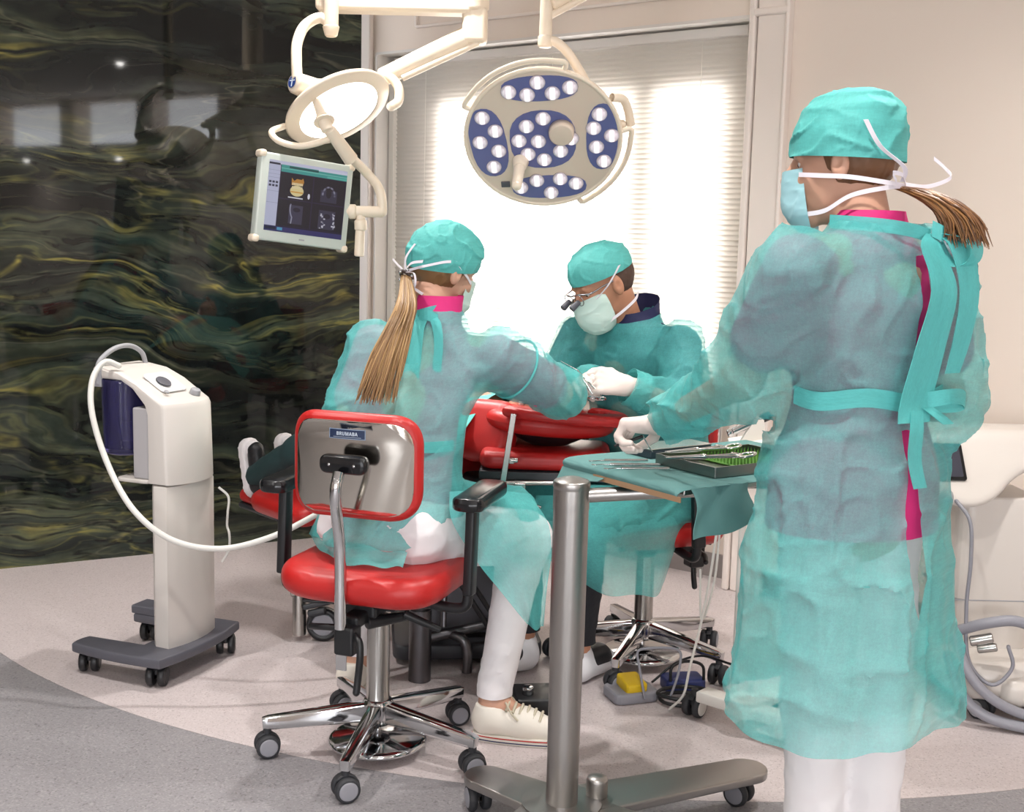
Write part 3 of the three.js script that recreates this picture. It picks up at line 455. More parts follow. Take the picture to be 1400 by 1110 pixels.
{ // smaller white glowing lamp
  const c = [-0.632, 1.845, -4.3], o = thing('operating_lamp', 'tilted white operating lamp with one plain glowing disc', 'operating lamp', c);
  const n = V(0.47, -0.80, 0.37).normalize(), q = frame3(n, V(-0.5, 0.2, 0.6)), G = g => g.applyQuaternion(q);
  obj('housing', G(lathe([[0, -0.05], [0.08, -0.047], [0.15, -0.035], [0.19, -0.012], [0.196, 0.0], [0.19, 0.008], [0.15, 0.014], [0.146, 0.009], [0, 0.009]], 64).rotateX(Math.PI / 2)), M.lampwhite, o);
  obj('light_disc', G(lathe([[0, 0.0125], [0.145, 0.0125], [0.146, 0.010], [0, 0.010]], 64).rotateX(Math.PI / 2)), glowWhite, o);
  const l = new THREE.RectAreaLight(new THREE.Color(1, 0.98, 0.95), 6, 0.28, 0.28); l.position.copy(n.clone().multiplyScalar(0.016)); l.lookAt(n.clone().multiplyScalar(1).add(l.position)); 
  const A = (x, y, z = -4.3) => V(x - c[0], y - c[1], z - c[2]);
  const sp = new THREE.SpotLight(new THREE.Color(1, 0.98, 0.95), 12, 0, 0.14, 0.45, 2); sp.position.copy(n.clone().multiplyScalar(0.03)); sp.target.position.copy(A(0.0, 0.82, -3.72)); sp.castShadow = true; sp.shadow.radius = 8; o.add(sp, sp.target);
  obj('grab_rail', capTube([A(-0.81, 1.775, -4.25), A(-0.843, 1.75, -4.2), A(-0.815, 1.72, -4.17), A(-0.74, 1.702, -4.15), A(-0.665, 1.718, -4.15), A(-0.62, 1.742, -4.17)], 0.011, 40, 12), M.lampwhite, o);
  obj('yoke_arm', capTube([A(-0.659, 2.13), A(-0.694, 2.148), A(-0.742, 2.118, -4.28), A(-0.762, 2.055, -4.24), A(-0.758, 1.985, -4.20), A(-0.752, 1.93, -4.18)], 0.0185, 50, 14), M.lampwhite, o);
  obj('drop_tube', [rod(A(-0.657, 2.10), A(-0.659, 2.9), 0.026), rod(A(-0.656, 2.085), A(-0.657, 2.125), 0.022, 0.029)], M.lampwhite, o);
  const jn = obj('joint', [rod(A(-0.765, 1.915, -4.17), A(-0.70, 1.895, -4.24), 0.036, 0.042), rod(A(-0.705, 1.90, -4.235), A(-0.665, 1.872, -4.29), 0.045, 0.03)], M.lampwhite, o);
  const em = canvasTex(128, 128, (x) => { x.fillStyle = '#1f3f86'; x.beginPath(); x.arc(64, 64, 63, 0, 7); x.fill(); x.fillStyle = '#e8eef6'; x.fillRect(20, 44, 88, 12); x.fillRect(55, 30, 18, 84); x.fillRect(30, 28, 68, 4); });
  const emm = std(0xffffff, 0.3); emm.map = em;
  const ed = new THREE.CircleGeometry(0.021, 28).applyQuaternion(frame3(V(-0.66, 0.19, 0.7).normalize(), V(0, 1, 0))); ed.translate(-0.7672 - c[0], 1.9156 - c[1], -4.168 - c[2]); obj('emblem', ed, emm, jn).userData.label = 'round blue emblem with a white cross-like mark';
  obj('handle', [rod(A(-0.70, 1.885, -4.19), A(-0.662, 1.80, -4.15), 0.012, 0.018), rod(A(-0.666, 1.808, -4.155), A(-0.64, 1.752, -4.14), 0.023, 0.021), lathe([[0, -0.004], [0.034, -0.004], [0.036, 0], [0.03, 0.006], [0, 0.006]], 28).applyQuaternion(new THREE.Quaternion().setFromUnitVectors(V(0, 1, 0), V(-0.3, 0.8, -0.5).normalize())).translate(-0.655 - c[0], 1.785 - c[1], -4.147 - c[2])], M.lampwhite, o);
  obj('spring_arm', [rod(A(-0.50, 1.965, -4.42), A(-0.19, 2.115, -4.42), 0.032, 0.04), rod(A(-0.42, 1.965, -4.40), A(-0.15, 2.095, -4.40), 0.012), rbox(0.09, 0.13, 0.085, 0.02, -0.165 - c[0], 2.155 - c[1], -4.42 - c[2])], M.lampwhite, o);
  obj('arm_bracket', capTube([A(-0.53, 1.965, -4.42), A(-0.47, 1.97, -4.40), A(-0.432, 1.935, -4.38), A(-0.428, 1.88, -4.36), A(-0.45, 1.86, -4.34)], 0.017, 30, 12), M.lampwhite, o);
  obj('ceiling_beam', [rbox(0.55, 0.09, 0.1, 0.015, -0.45 - c[0], 2.235 - c[1], -4.42 - c[2]), rod(A(-0.17, 2.2, -4.42), A(-0.17, 2.96, -4.42), 0.055), lathe([[0, 0], [0.16, 0], [0.16, -0.02], [0.07, -0.06], [0, -0.06]], 40).translate(-0.17 - c[0], 2.998 - c[1], -4.42 - c[2])], M.lampwhite, o);
}
{ // monitor on its arm
  const scr = canvasTex(512, 440, (x, w, h) => {
    x.fillStyle = '#1a1238'; x.fillRect(0, 0, w, h);
    x.fillStyle = '#cfd0ea'; x.fillRect(0, 0, w, 22); x.fillStyle = '#20223c'; x.fillRect(0, 14, 70, 12);
    x.fillStyle = '#c3c6e2'; x.fillRect(0, 26, 74, h - 60); x.fillStyle = '#3f9f9a'; x.fillRect(78, 20, w - 78, 44); x.fillStyle = '#7fd0c4'; x.fillRect(78, 40, w - 78, 4); x.fillStyle = '#d6d9ee'; x.fillRect(320, 12, w - 320, 14); x.fillStyle = '#1b4f52'; x.fillRect(130, 24, 190, 12); x.fillStyle = '#56b8ad'; x.fillRect(380, 50, 130, 12);
    x.fillStyle = '#3a3c52'; for (let r = 0; r < 2; r++) for (let k = 0; k < 3; k++) x.fillRect(8 + k * 21, 128 + r * 22, 15, 13);
    x.fillStyle = '#9498b8'; for (const y of [60, 84, 106, 190, 262]) x.fillRect(0, y, 74, 2);
    x.fillStyle = '#0d0a22'; x.fillRect(74, 66, w - 74, h - 100); x.strokeStyle = '#241c46'; x.lineWidth = 3; x.strokeRect(78, 68, 214, 160); x.strokeRect(296, 68, 212, 160); x.strokeRect(78, 232, 214, 168); x.strokeRect(296, 232, 212, 168);
    x.fillStyle = '#c58a3a'; x.beginPath(); x.moveTo(150, 92); x.lineTo(168, 110); x.lineTo(184, 96); x.lineTo(214, 98); x.lineTo(224, 88); x.lineTo(232, 110); x.lineTo(226, 134); x.lineTo(152, 138); x.closePath(); x.fill();
    x.fillStyle = '#e9d9a0'; x.beginPath(); x.ellipse(190, 172, 44, 34, 0, 0, 7); x.fill(); x.fillStyle = '#f0dfb4'; for (let k = 0; k < 7; k++) { x.fillRect(156 + k * 10, 122, 8, 16); x.fillRect(156 + k * 10, 144, 8, 14); } x.fillStyle = '#d9a048'; x.fillRect(150, 176, 80, 8); x.fillStyle = '#dfe0ea'; x.fillRect(136, 212, 96, 8);
    const arch = (cx, cy, s, br) => { for (let k = 0; k <= 26; k++) { const a = Math.PI * (k / 26), g = br * (0.6 + 0.4 * Math.sin(k * 5.1)); x.fillStyle = `rgba(210,214,235,${g})`; x.beginPath(); x.ellipse(cx + s * Math.cos(a), cy - s * 1.3 * Math.sin(a), 7, 6, 0, 0, 7); x.fill(); } };
    x.fillStyle = 'rgba(120,120,150,0.35)'; x.fillRect(346, 140, 110, 76); arch(400, 170, 40, 0.4); x.fillStyle = '#0d0a22'; x.beginPath(); x.ellipse(400, 158, 18, 30, 0, 0, 7); x.fill(); x.fillStyle = '#e6e8f6'; x.beginPath(); x.ellipse(270, 196, 8, 18, 0, 0, 7); x.fill();
    x.fillStyle = 'rgba(130,130,160,0.38)'; x.fillRect(150, 262, 90, 118); x.strokeStyle = 'rgba(210,214,235,0.6)'; x.lineWidth = 8; x.beginPath(); x.moveTo(160, 256); x.quadraticCurveTo(150, 300, 172, 340); x.lineTo(168, 380); x.stroke(); x.fillStyle = '#15102c'; x.beginPath(); x.ellipse(200, 290, 24, 14, 0, 0, 7); x.fill();
    x.fillStyle = 'rgba(130,130,160,0.35)'; x.fillRect(346, 268, 110, 120); for (let k = 0; k < 40; k++) { const a = hash2(k, 3, 1), b = hash2(k, 7, 2); x.fillStyle = `rgba(230,232,245,${0.3 + 0.6 * hash2(k, 1, 5)})`; x.fillRect(350 + (a < 0.5 ? a * 70 : 66 + a * 36), 280 + b * 100, 10, 8); } x.fillStyle = '#120d2a'; x.beginPath(); x.ellipse(402, 304, 22, 16, 0, 0, 7); x.fill();
    x.fillStyle = '#2b2b6a'; x.fillRect(0, h - 32, w, 32); x.fillStyle = '#15163a'; x.fillRect(6, h - 28, 70, 18); x.fillStyle = '#4fa0c8'; x.fillRect(84, h - 28, 34, 18);
  });
  const o = thing('monitor', 'pale framed monitor showing jaw scans on a swivel arm', 'monitor', [-0.728, 1.518, -4.2]);
  const q = new THREE.Quaternion().setFromEuler(new THREE.Euler(0, 0.55, -0.10, 'YXZ')), G = g => g.applyQuaternion(q);
  const mm = std(new THREE.Color(0xc3cbc4), 0.4);
  obj('casing', smooth(G(ext(rrect(0.335, 0.295, 0.012), 0.05, 0.006).translate(0, 0, -0.025)), 0.6), mm, o);
  const sm = std(0x000000, 0.25); sm.emissive = new THREE.Color(1, 1, 1); sm.emissiveMap = scr; sm.emissiveIntensity = 0.75;
  obj('screen', G(new THREE.PlaneGeometry(0.285, 0.237).translate(0.003, 0.006, 0.0015)), sm, o);
  for (const [x, y] of [[-1, 1], [1, 1], [-1, -1], [1, -1]]) obj('corner_bumper', G(rbox(0.026, 0.026, 0.056, 0.010, x * 0.162, y * 0.142, -0.025)), M.lampwhite, o);
  obj('badge', G(rbox(0.02, 0.005, 0.001, 0.0004, 0, -0.131, 0.001)), M.grey, o);
  const A = (x, y, z = -4.3) => V(x + 0.735, y - 1.518, z + 4.2);
  obj('swivel_arm', [rod(A(-0.64, 1.491), A(-0.475, 1.493), 0.020), rod(A(-0.60, 1.491), A(-0.57, 1.491), 0.026)], M.lampwhite, o);
  obj('bent_arm', [capTube([A(-0.643, 1.76, -4.145), A(-0.59, 1.685, -4.2), A(-0.535, 1.625), A(-0.497, 1.58), A(-0.482, 1.535), A(-0.48, 1.492)], 0.0165, 50, 14), rod(A(-0.645, 1.76, -4.145), A(-0.578, 1.662, -4.22), 0.021, 0.026)], M.lampwhite, o);
  obj('grip', [rod(A(-0.556, 1.485), A(-0.561, 1.335), 0.016, 0.0175), rod(A(-0.5555, 1.425), A(-0.557, 1.465), 0.022)], M.lampwhite, o);
}

// ---------- operating chair, its base and pads ----------
{
  const mFrame = std(new THREE.Color(0x26282d), 0.45), mGun = std(new THREE.Color(0x6d6b6e), 0.35, 1);
  const o = thing('operating_chair', 'red padded operating chair on a grey pedestal with steel rail', 'operating chair', [-0.18, 0, -4.05]);
  const L = (x, y, z) => V(x + 0.18, y, z + 4.05);
  const pad = (w, d, h, r, p, turn, tilt = 0) => smooth(ext(rrect(w, d, r), h, h * 0.42, 5, 14).rotateX(-Math.PI / 2).rotateZ(tilt).rotateY(turn).translate(...L(...p).toArray()), 1.0);
  const T0 = 0.72;       // the chair runs from the surgeon's lap away to the left
  obj('head_pad', pad(0.40, 0.30, 0.055, 0.05, [0.11, 0.745, -3.72], -0.05), M.red, o);
  obj('shoulder_pad', smooth(ext(rrect(0.2, 0.2, 0.07), 0.09, 0.04, 5, 14).rotateX(-0.35).rotateY(-0.5).translate(...L(-0.075, 0.81, -3.74).toArray()), 1.0), M.red, o);
  obj('back_pad', pad(0.62, 0.46, 0.08, 0.08, [-0.30, 0.655, -4.02], T0 - 0.1, 0.14), M.red, o);
  obj('leg_pad', pad(0.5, 0.40, 0.07, 0.08, [-0.66, 0.50, -4.34], T0, 0.30), M.red, o);
  obj('foot_pad', pad(0.22, 0.34, 0.05, 0.05, [-0.865, 0.41, -4.52], T0, 0.05), M.red, o);
  obj('foot_plate', pad(0.23, 0.33, 0.02, 0.04, [-0.865, 0.375, -4.52], T0, 0.05), mFrame, o);
  obj('head_frame', [rbox(0.40, 0.032, 0.27, 0.008).rotateY(-0.05).translate(...L(0.11, 0.70, -3.72).toArray()), rbox(0.42, 0.025, 0.012, 0.003).rotateY(-0.05).translate(...L(0.115, 0.702, -3.575).toArray())], mFrame, o);
  obj('side_rail', [rod(L(-0.08, 0.677, -3.57), L(0.22, 0.69, -3.555), 0.008), rbox(0.035, 0.035, 0.03, 0.004).translate(...L(0.03, 0.668, -3.56).toArray()), rod(L(0.035, 0.61, -3.555), L(0.035, 0.665, -3.555), 0.009), rod(L(0.04, 0.632, -3.55), L(0.095, 0.615, -3.53), 0.005), rbox(0.05, 0.03, 0.03, 0.005).translate(...L(-0.05, 0.672, -3.56).toArray())], M.steel, o);
  obj('frame_beam', [rbox(0.7, 0.07, 0.3, 0.02).rotateZ(0.12).rotateY(T0).translate(...L(-0.28, 0.58, -4.02).toArray()), rbox(0.3, 0.06, 0.12, 0.02).rotateY(0.5).translate(...L(0.0, 0.64, -3.82).toArray())], mFrame, o);
  obj('pedestal', [rbox(0.32, 0.48, 0.26, 0.015).rotateY(0.12).translate(...L(-0.13, 0.33, -4.05).toArray())], std(new THREE.Color(0x5b5a60), 0.45), o);
  obj('base_plate', smooth(ext(rrect(0.5, 0.44, 0.05), 0.05, 0.008).rotateX(-Math.PI / 2).rotateY(0.12).translate(...L(-0.15, 0.045, -4.08).toArray()), 0.6), std(new THREE.Color(0x39393e), 0.5), o);
  obj('transport_frame', [rod(L(-0.28, 0.12, -3.76), L(0.02, 0.165, -3.86), 0.017), tube([L(-0.18, 0.13, -3.79), L(-0.14, 0.12, -3.77), L(-0.125, 0.08, -3.765), L(-0.125, 0.012, -3.765)], 0.016, 24, 12), rod(L(-0.205, 0.15, -3.8), L(-0.205, 0.52, -3.85), 0.010), tube([L(0.02, 0.16, -3.86), L(0.0, 0.13, -3.84), L(-0.01, 0.06, -3.84), L(0.0, 0.012, -3.84)], 0.014, 24, 12)], mGun, o);
  obj('foot_column', [cyl(0.036, 0.036, 0.235, -0.275 + 0.18, 0, -3.72 + 4.05), cyl(0.028, 0.03, 0.012, -0.275 + 0.18, 0.235, -3.72 + 4.05)], mGun, o);
  for (const [x, z] of [[-0.33, -4.25], [0.05, -4.25]]) caster(o, x + 0.18, z + 4.05, 0.3, M.black, M.capGrey, 1.5);
  obj('strut', [rod(L(-0.19, 0.42, -3.62), L(0.0, 0.09, -3.72), 0.009), rod(L(-0.16, 0.43, -3.62), L(0.02, 0.12, -3.72), 0.008)], M.black, o);
  // wheel with clamp at the foot end
  obj('brake_column', [cyl(0.024, 0.024, 0.17, -0.725 + 0.18, 0.02, -4.08 + 4.05), rod(L(-0.755, 0.175, -4.07), L(-0.69, 0.18, -4.08), 0.018), smooth(ext(rrect(0.07, 0.045, 0.02), 0.012, 0.004).rotateX(-0.6).rotateZ(0.4).translate(...L(-0.715, 0.235, -4.08).toArray()), 0.8)], M.steel, o);
  obj('transport_wheel', [lathe([[0.0, -0.012], [0.04, -0.012], [0.046, -0.02], [0.058, -0.016], [0.06, 0], [0.058, 0.016], [0.046, 0.02], [0.04, 0.012], [0, 0.012]], 36).rotateX(Math.PI / 2).translate(...L(-0.64, 0.06, -4.08).toArray())], M.black, o);
  obj('wheel_fork', [rbox(0.1, 0.018, 0.02, 0.006).rotateZ(0.25).translate(...L(-0.66, 0.135, -4.06).toArray()), rod(L(-0.69, 0.10, -4.06), L(-0.63, 0.115, -4.055), 0.014)], mFrame, o);
  obj('wheel_disc', lathe([[0, -0.016], [0.036, -0.016], [0.04, -0.012], [0.04, 0.012], [0.036, 0.016], [0, 0.016]], 32).rotateX(Math.PI / 2).translate(...L(-0.64, 0.06, -4.076).toArray()), M.capGrey, o);
  // horseshoe elbow rest on its bracket
  const h = thing('elbow_rest', 'red horseshoe elbow rest on a flat steel bracket', 'elbow rest', [0.0, 0, -3.6]);
  const hs = (r, w) => { const s = new THREE.Shape(); s.moveTo(-0.03, 0.02); s.bezierCurveTo(0.03, -0.05, 0.25, -0.075, 0.335, -0.02); s.bezierCurveTo(0.385, 0.03, 0.35, 0.13, 0.27, 0.155); s.lineTo(0.235, 0.12); s.bezierCurveTo(0.29, 0.10, 0.315, 0.06, 0.275, 0.03); s.bezierCurveTo(0.2, -0.005, 0.09, 0.02, 0.01, 0.08); s.closePath(); return s; };
  obj('cushion', smooth(warp(ext(hs(), 0.036, 0.016, 5, 20).rotateX(-Math.PI / 2).scale(1, 1, 1), v => { v.y += 0.89 - 0.06 * v.x; }), 1.0), M.red, h);
  obj('bracket', [rbox(0.017, 0.21, 0.006, 0.002).rotateZ(-0.13).translate(-0.008, 0.79, 0.055), rbox(0.016, 0.016, 0.03, 0.003).translate(0.003, 0.755, 0.062), rod(V(0.0, 0.757, 0.07), V(0.022, 0.757, 0.072), 0.007)], M.steel, h);
  // round head cushion below the elbow rest
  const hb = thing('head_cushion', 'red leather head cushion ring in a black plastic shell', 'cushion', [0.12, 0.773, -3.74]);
  obj('cushion_ring', warp(new THREE.TorusGeometry(0.125, 0.038, 20, 48).rotateX(Math.PI / 2).scale(1.25, 0.9, 0.95), v => { v.y += 0.075 - 0.05 * v.x; }), M.red, hb);
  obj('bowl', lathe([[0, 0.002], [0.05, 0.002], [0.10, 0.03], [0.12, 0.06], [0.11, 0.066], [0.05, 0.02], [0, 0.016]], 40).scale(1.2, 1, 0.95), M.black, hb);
}

// ---------- small cart and white device ----------
{
  const mc = std(new THREE.Color(0xd8d5cf), 0.4);
  const o = thing('implant_motor_cart', 'pale wheeled cart with a slim pole behind the instrument table', 'cart', [0.70, 0, -3.36]);
  obj('base', [smooth(ext(poly([[-0.15, -0.03], [0.15, -0.03], [0.15, 0.03], [-0.15, 0.03]]), 0.035, 0.006).rotateX(-Math.PI / 2).rotateY(-0.73).translate(0, 0.075, 0), 0.6), smooth(ext(poly([[0.0, -0.03], [0.19, -0.03], [0.19, 0.03], [0.0, 0.03]]), 0.035, 0.006).rotateX(-Math.PI / 2).rotateY(0.84).translate(0, 0.075, 0), 0.6), cyl(0.05, 0.05, 0.045, 0, 0.06, 0)], mc, o);
  for (const [x, z, t] of [[-0.13, -0.115, -0.7], [0.125, 0.115, -0.75], [0.115, -0.125, -0.9]]) caster(o, x, z, t, M.rubber, mc, 1.0);
  obj('pole', [rod(V(-0.02, 0.09, -0.08), V(-0.02, 0.80, -0.08), 0.010), rod(V(-0.02, 0.075, -0.08), V(0, 0.085, 0), 0.014)], mc, o);
  obj('shelf', rbox(0.26, 0.02, 0.2, 0.006, 0.05, 0.81, -0.06), mc, o);
  const u = thing('implant_motor', 'white surgical motor unit with handpiece holder on the cart', 'motor unit', [0.76, 0.82, -3.43], -0.1);
  obj('body', smooth(ext(poly([[-0.13, 0], [0.12, 0], [0.12, 0.05], [0.02, 0.055], [-0.13, 0.022]]), 0.16, 0.008), 0.5), M.white, u);
  obj('holder', smooth(ext(poly([[-0.11, 0.02], [-0.03, 0.03], [-0.04, 0.10], [-0.06, 0.105]]), 0.03, 0.004).translate(0, 0, 0.03), 0.5), M.white, u);
  obj('handpiece', [rod(V(-0.125, 0.058, 0.035), V(-0.045, 0.098, 0.03), 0.010, 0.012), rod(V(-0.14, 0.052, 0.036), V(-0.125, 0.058, 0.035), 0.011)], M.chrome, u);
  obj('handpiece_cap', rod(V(-0.045, 0.098, 0.03), V(-0.02, 0.11, 0.028), 0.013), M.black, u);
  tag(obj('thin_cable', capTube([[0.60, 0.60, -3.40], [0.59, 0.45, -3.42], [0.575, 0.3, -3.45], [0.55, 0.15, -3.47], [0.535, 0.06, -3.48], [0.50, 0.01, -3.5]], 0.004, 60, 8), M.hoseWhite), 'thin white cable hanging down to the floor from the cart', 'cable');
  tag(obj('thin_cable', capTube([[0.612, 0.60, -3.42], [0.605, 0.42, -3.44], [0.58, 0.30, -3.47], [0.57, 0.45, -3.48]], 0.0035, 40, 8), M.hoseWhite), 'short white cable loop hanging beside the longer cable', 'cable');
  // foot pedals
  const p = thing('yellow_foot_pedal', 'grey foot pedal with a yellow rocker on the floor', 'foot pedal', [0.392, 0, -3.61], 0.35);
  obj('body', smooth(ext(rrect(0.15, 0.12, 0.03), 0.034, 0.008).rotateX(-Math.PI / 2).translate(0, 0.018, 0), 0.7), M.hoseGrey, p);
  obj('rocker', smooth(ext(rrect(0.07, 0.09, 0.012), 0.035, 0.006).rotateX(-Math.PI / 2 + 0.15).translate(-0.0, 0.048, 0.005), 0.6), std(new THREE.Color(0xd8b51e), 0.45), p);
  const b = thing('blue_foot_pedal', 'dark blue foot pedal among the black cables', 'foot pedal', [0.565, 0, -3.69], 0.2);
  obj('body', smooth(ext(rrect(0.13, 0.09, 0.02), 0.045, 0.01).rotateX(-Math.PI / 2).translate(0, 0.024, 0), 0.7), std(new THREE.Color(0x27346e), 0.45), b);
  obj('guard', tube([[-0.055, 0.045, 0.04], [-0.05, 0.09, 0.035], [0, 0.105, 0.03], [0.05, 0.09, 0.035], [0.055, 0.045, 0.04]], 0.005, 24, 8), M.black, b);
  const loop = []; for (let k = 0; k < 22; k++) { const a = k * 0.62; loop.push([0.545 + 0.075 * Math.cos(a) + 0.004 * (k % 3), 0.008 + 0.0018 * k, -3.565 + 0.045 * Math.sin(a)]); }
  tag(obj('coiled_cable', capTube(loop, 0.006, 200, 8), M.black), 'coiled black cable lying beside the yellow pedal', 'cable');
  tag(obj('wire_hook', tube([[0.43, 0.02, -3.55], [0.41, 0.12, -3.56], [0.405, 0.165, -3.57], [0.44, 0.175, -3.57], [0.52, 0.175, -3.57], [0.535, 0.165, -3.57], [0.53, 0.10, -3.56], [0.505, 0.02, -3.55]], 0.0042, 60, 8), M.hoseGrey), 'bent grey wire carrying hook standing over the coiled cable', 'hook');
  tag(obj('black_cable', capTube([[0.47, 0.02, -3.7], [0.55, 0.08, -3.72], [0.62, 0.11, -3.7], [0.70, 0.12, -3.6]], 0.004, 30, 8), M.black), 'thin black cable running from the pedals to the cart', 'cable');
  const f = thing('black_foot_control', 'square black foot control with a chrome knob', 'foot pedal', [0.10, 0, -3.45], 0.15);
  obj('body', smooth(ext(rrect(0.15, 0.14, 0.015), 0.075, 0.006).rotateX(-Math.PI / 2).translate(0, 0.038, 0), 0.6), M.black, f);
  obj('knob', lathe([[0, 0.1], [0.014, 0.1], [0.017, 0.096], [0.017, 0.075], [0, 0.075]], 24).translate(-0.035, 0, 0.02), M.chrome, f);
}
{
  const mw = std(new THREE.Color(0xd2cbc4), 0.32), o = thing('laser_console', 'white rounded treatment console with tilted dark touchscreen', 'console', [1.55, 0, -3.72]);
  obj('base', smooth(warp(ext(rrect(0.42, 0.46, 0.14), 0.12, 0.045, 5, 16).rotateX(-Math.PI / 2).translate(-0.0, 0.12, 0.02), v => { v.y += 0.06 * Math.max(0, -v.z - 0.02); }), 0.9), mw, o);
  obj('base_fender', smooth(warp(ext(rrect(0.3, 0.12, 0.055), 0.09, 0.03, 4, 12).rotateX(-Math.PI / 2), v => { v.y += 0.10 + 0.25 * Math.max(0, v.x); }).translate(0.08, 0, 0.22), 0.9), mw, o);
  obj('column', smooth(ext(rrect(0.25, 0.3, 0.05), 0.5, 0.01, 3).rotateX(-Math.PI / 2).translate(-0.04, 0.41, -0.06), 0.7), mw, o);
  obj('column_seam', rbox(0.252, 0.004, 0.302, 0.001, -0.04, 0.335, -0.06), M.grey, o);
  const prof = new THREE.Shape(); prof.moveTo(-0.30, 0.86); prof.lineTo(0.25, 0.86); prof.quadraticCurveTo(0.29, 0.80, 0.2, 0.775); prof.quadraticCurveTo(0.02, 0.765, -0.05, 0.70); prof.quadraticCurveTo(-0.12, 0.635, -0.2, 0.645); prof.quadraticCurveTo(-0.31, 0.66, -0.32, 0.76); prof.closePath();
  const tilt = v => 0.19 - (v.y - 0.65) * 0.75;
  const hd = obj('console_head', smooth(warp(ext(prof, 0.30, 0.03, 4, 16), v => { v.z = v.z > 0 ? v.z - 0.15 + tilt(v) : v.z; }), 0.9), mw, o);
  const ang = -Math.atan(0.75), onF = (g, x, y, d) => g.rotateX(ang).translate(x, y, tilt({ y }) + d);
  obj('screen_frame', smooth(onF(ext(rrect(0.125, 0.125, 0.010), 0.010, 0.003), -0.235, 0.77, 0.004), 0.5), M.blackGloss, hd);
  obj('screen', smooth(onF(ext(rrect(0.105, 0.105, 0.006), 0.004, 0.001), -0.235, 0.7725, 0.0085), 0.5), std(new THREE.Color(0x3c3d48), 0.2), hd);
  obj('socket', rod(V(-0.245, 0.672, 0.18), V(-0.235, 0.678, 0.15), 0.02), M.grey, hd);
  for (const [x, z] of [[-0.10, 0.2], [0.14, 0.2], [-0.1, -0.15], [0.14, -0.15]]) caster(o, x, z, 0.6, M.rubber, M.grey, 1.05);
  const ht = thing('treatment_hose', 'thick grey hose coiled around the white console base', 'hose');
  const hp = []; for (let k = 0; k < 15; k++) { const a = 2.2 + k * 0.52; hp.push([1.60 + (0.19 + 0.01 * (k % 2)) * Math.cos(a) * 1.1, 0.05 + 0.10 * (1 + Math.sin(a * 1.0 + 3.6)) + 0.002 * k, -3.60 + 0.22 * Math.sin(a + 0.2) * 0.6]); }
  obj('hose_loop', capTube([[1.36, 0.28, -3.50], [1.42, 0.315, -3.46], [1.50, 0.33, -3.44], [1.57, 0.30, -3.43], [1.60, 0.24, -3.42], [1.64, 0.16, -3.42], [1.70, 0.08, -3.44]], 0.0165, 70, 12), M.hoseGrey, ht);
  obj('hose_loop', capTube([[1.33, 0.20, -3.50], [1.36, 0.10, -3.46], [1.42, 0.045, -3.43], [1.52, 0.022, -3.40], [1.66, 0.018, -3.38], [1.85, 0.018, -3.40]], 0.0165, 70, 12), M.hoseGrey, ht);
  obj('hose_loop', capTube([[1.34, 0.26, -3.48], [1.37, 0.17, -3.44], [1.43, 0.105, -3.42], [1.52, 0.06, -3.41], [1.62, 0.045, -3.40], [1.80, 0.03, -3.42]], 0.0155, 70, 12), M.hoseGrey, ht);
  obj('connector', [rod(V(1.38, 0.255, -3.47), V(1.44, 0.275, -3.45), 0.016), rod(V(1.40, 0.235, -3.46), V(1.45, 0.25, -3.44), 0.013)], M.steel, ht);
  tag(obj('console_cable', capTube([[1.335, 0.665, -3.54], [1.362, 0.62, -3.50], [1.372, 0.5, -3.49], [1.37, 0.35, -3.49], [1.39, 0.18, -3.475], [1.45, 0.13, -3.45], [1.50, 0.19, -3.44], [1.485, 0.25, -3.445]], 0.006, 80, 8), M.hoseGrey), 'thin grey cable dangling from the console head', 'cable');
}

// ---------- figures: smooth distance fields meshed with surface nets ----------
const smin = (a, b, k) => { const h = Math.max(k - Math.abs(a - b), 0) / k; return Math.min(a, b) - h * h * k * 0.25; };
const smax = (a, b, k) => -smin(-a, -b, k);
function cap(a, b, ra, rb = ra) {        // tapered capsule
  const [ax, ay, az] = a, bx = b[0] - ax, by = b[1] - ay, bz = b[2] - az, L2 = bx * bx + by * by + bz * bz || 1e-9;
  return (x, y, z) => { const px = x - ax, py = y - ay, pz = z - az; let t = (px * bx + py * by + pz * bz) / L2; t = t < 0 ? 0 : t > 1 ? 1 : t; const dx = px - bx * t, dy = py - by * t, dz = pz - bz * t; return Math.sqrt(dx * dx + dy * dy + dz * dz) - (ra + (rb - ra) * t); };
}
function frame(o, f, u = [0, 1, 0]) {     // axes: l (the figure's left), u, f
  const F = V(...f).normalize(), Lv = new THREE.Vector3().crossVectors(V(...u), F).normalize(), U = new THREE.Vector3().crossVectors(F, Lv);
  const to = (x, y, z) => { const dx = x - o[0], dy = y - o[1], dz = z - o[2]; return [dx * Lv.x + dy * Lv.y + dz * Lv.z, dx * U.x + dy * U.y + dz * U.z, dx * F.x + dy * F.y + dz * F.z]; };
  const at = (l, up, fw) => [o[0] + Lv.x * l + U.x * up + F.x * fw, o[1] + Lv.y * l + U.y * up + F.y * fw, o[2] + Lv.z * l + U.z * up + F.z * fw];
  return { to, at, L: Lv, U, F, o };
}
const ell = (fr, c, r) => (x, y, z) => { const p = fr.to(x, y, z), a = (p[0] - c[0]) / r[0], b = (p[1] - c[1]) / r[1], d = (p[2] - c[2]) / r[2]; const k0 = Math.sqrt(a * a + b * b + d * d), k1 = Math.sqrt((a / r[0]) ** 2 + (b / r[1]) ** 2 + (d / r[2]) ** 2); return k1 < 1e-6 ? -Math.min(...r) : k0 * (k0 - 1) / k1; };
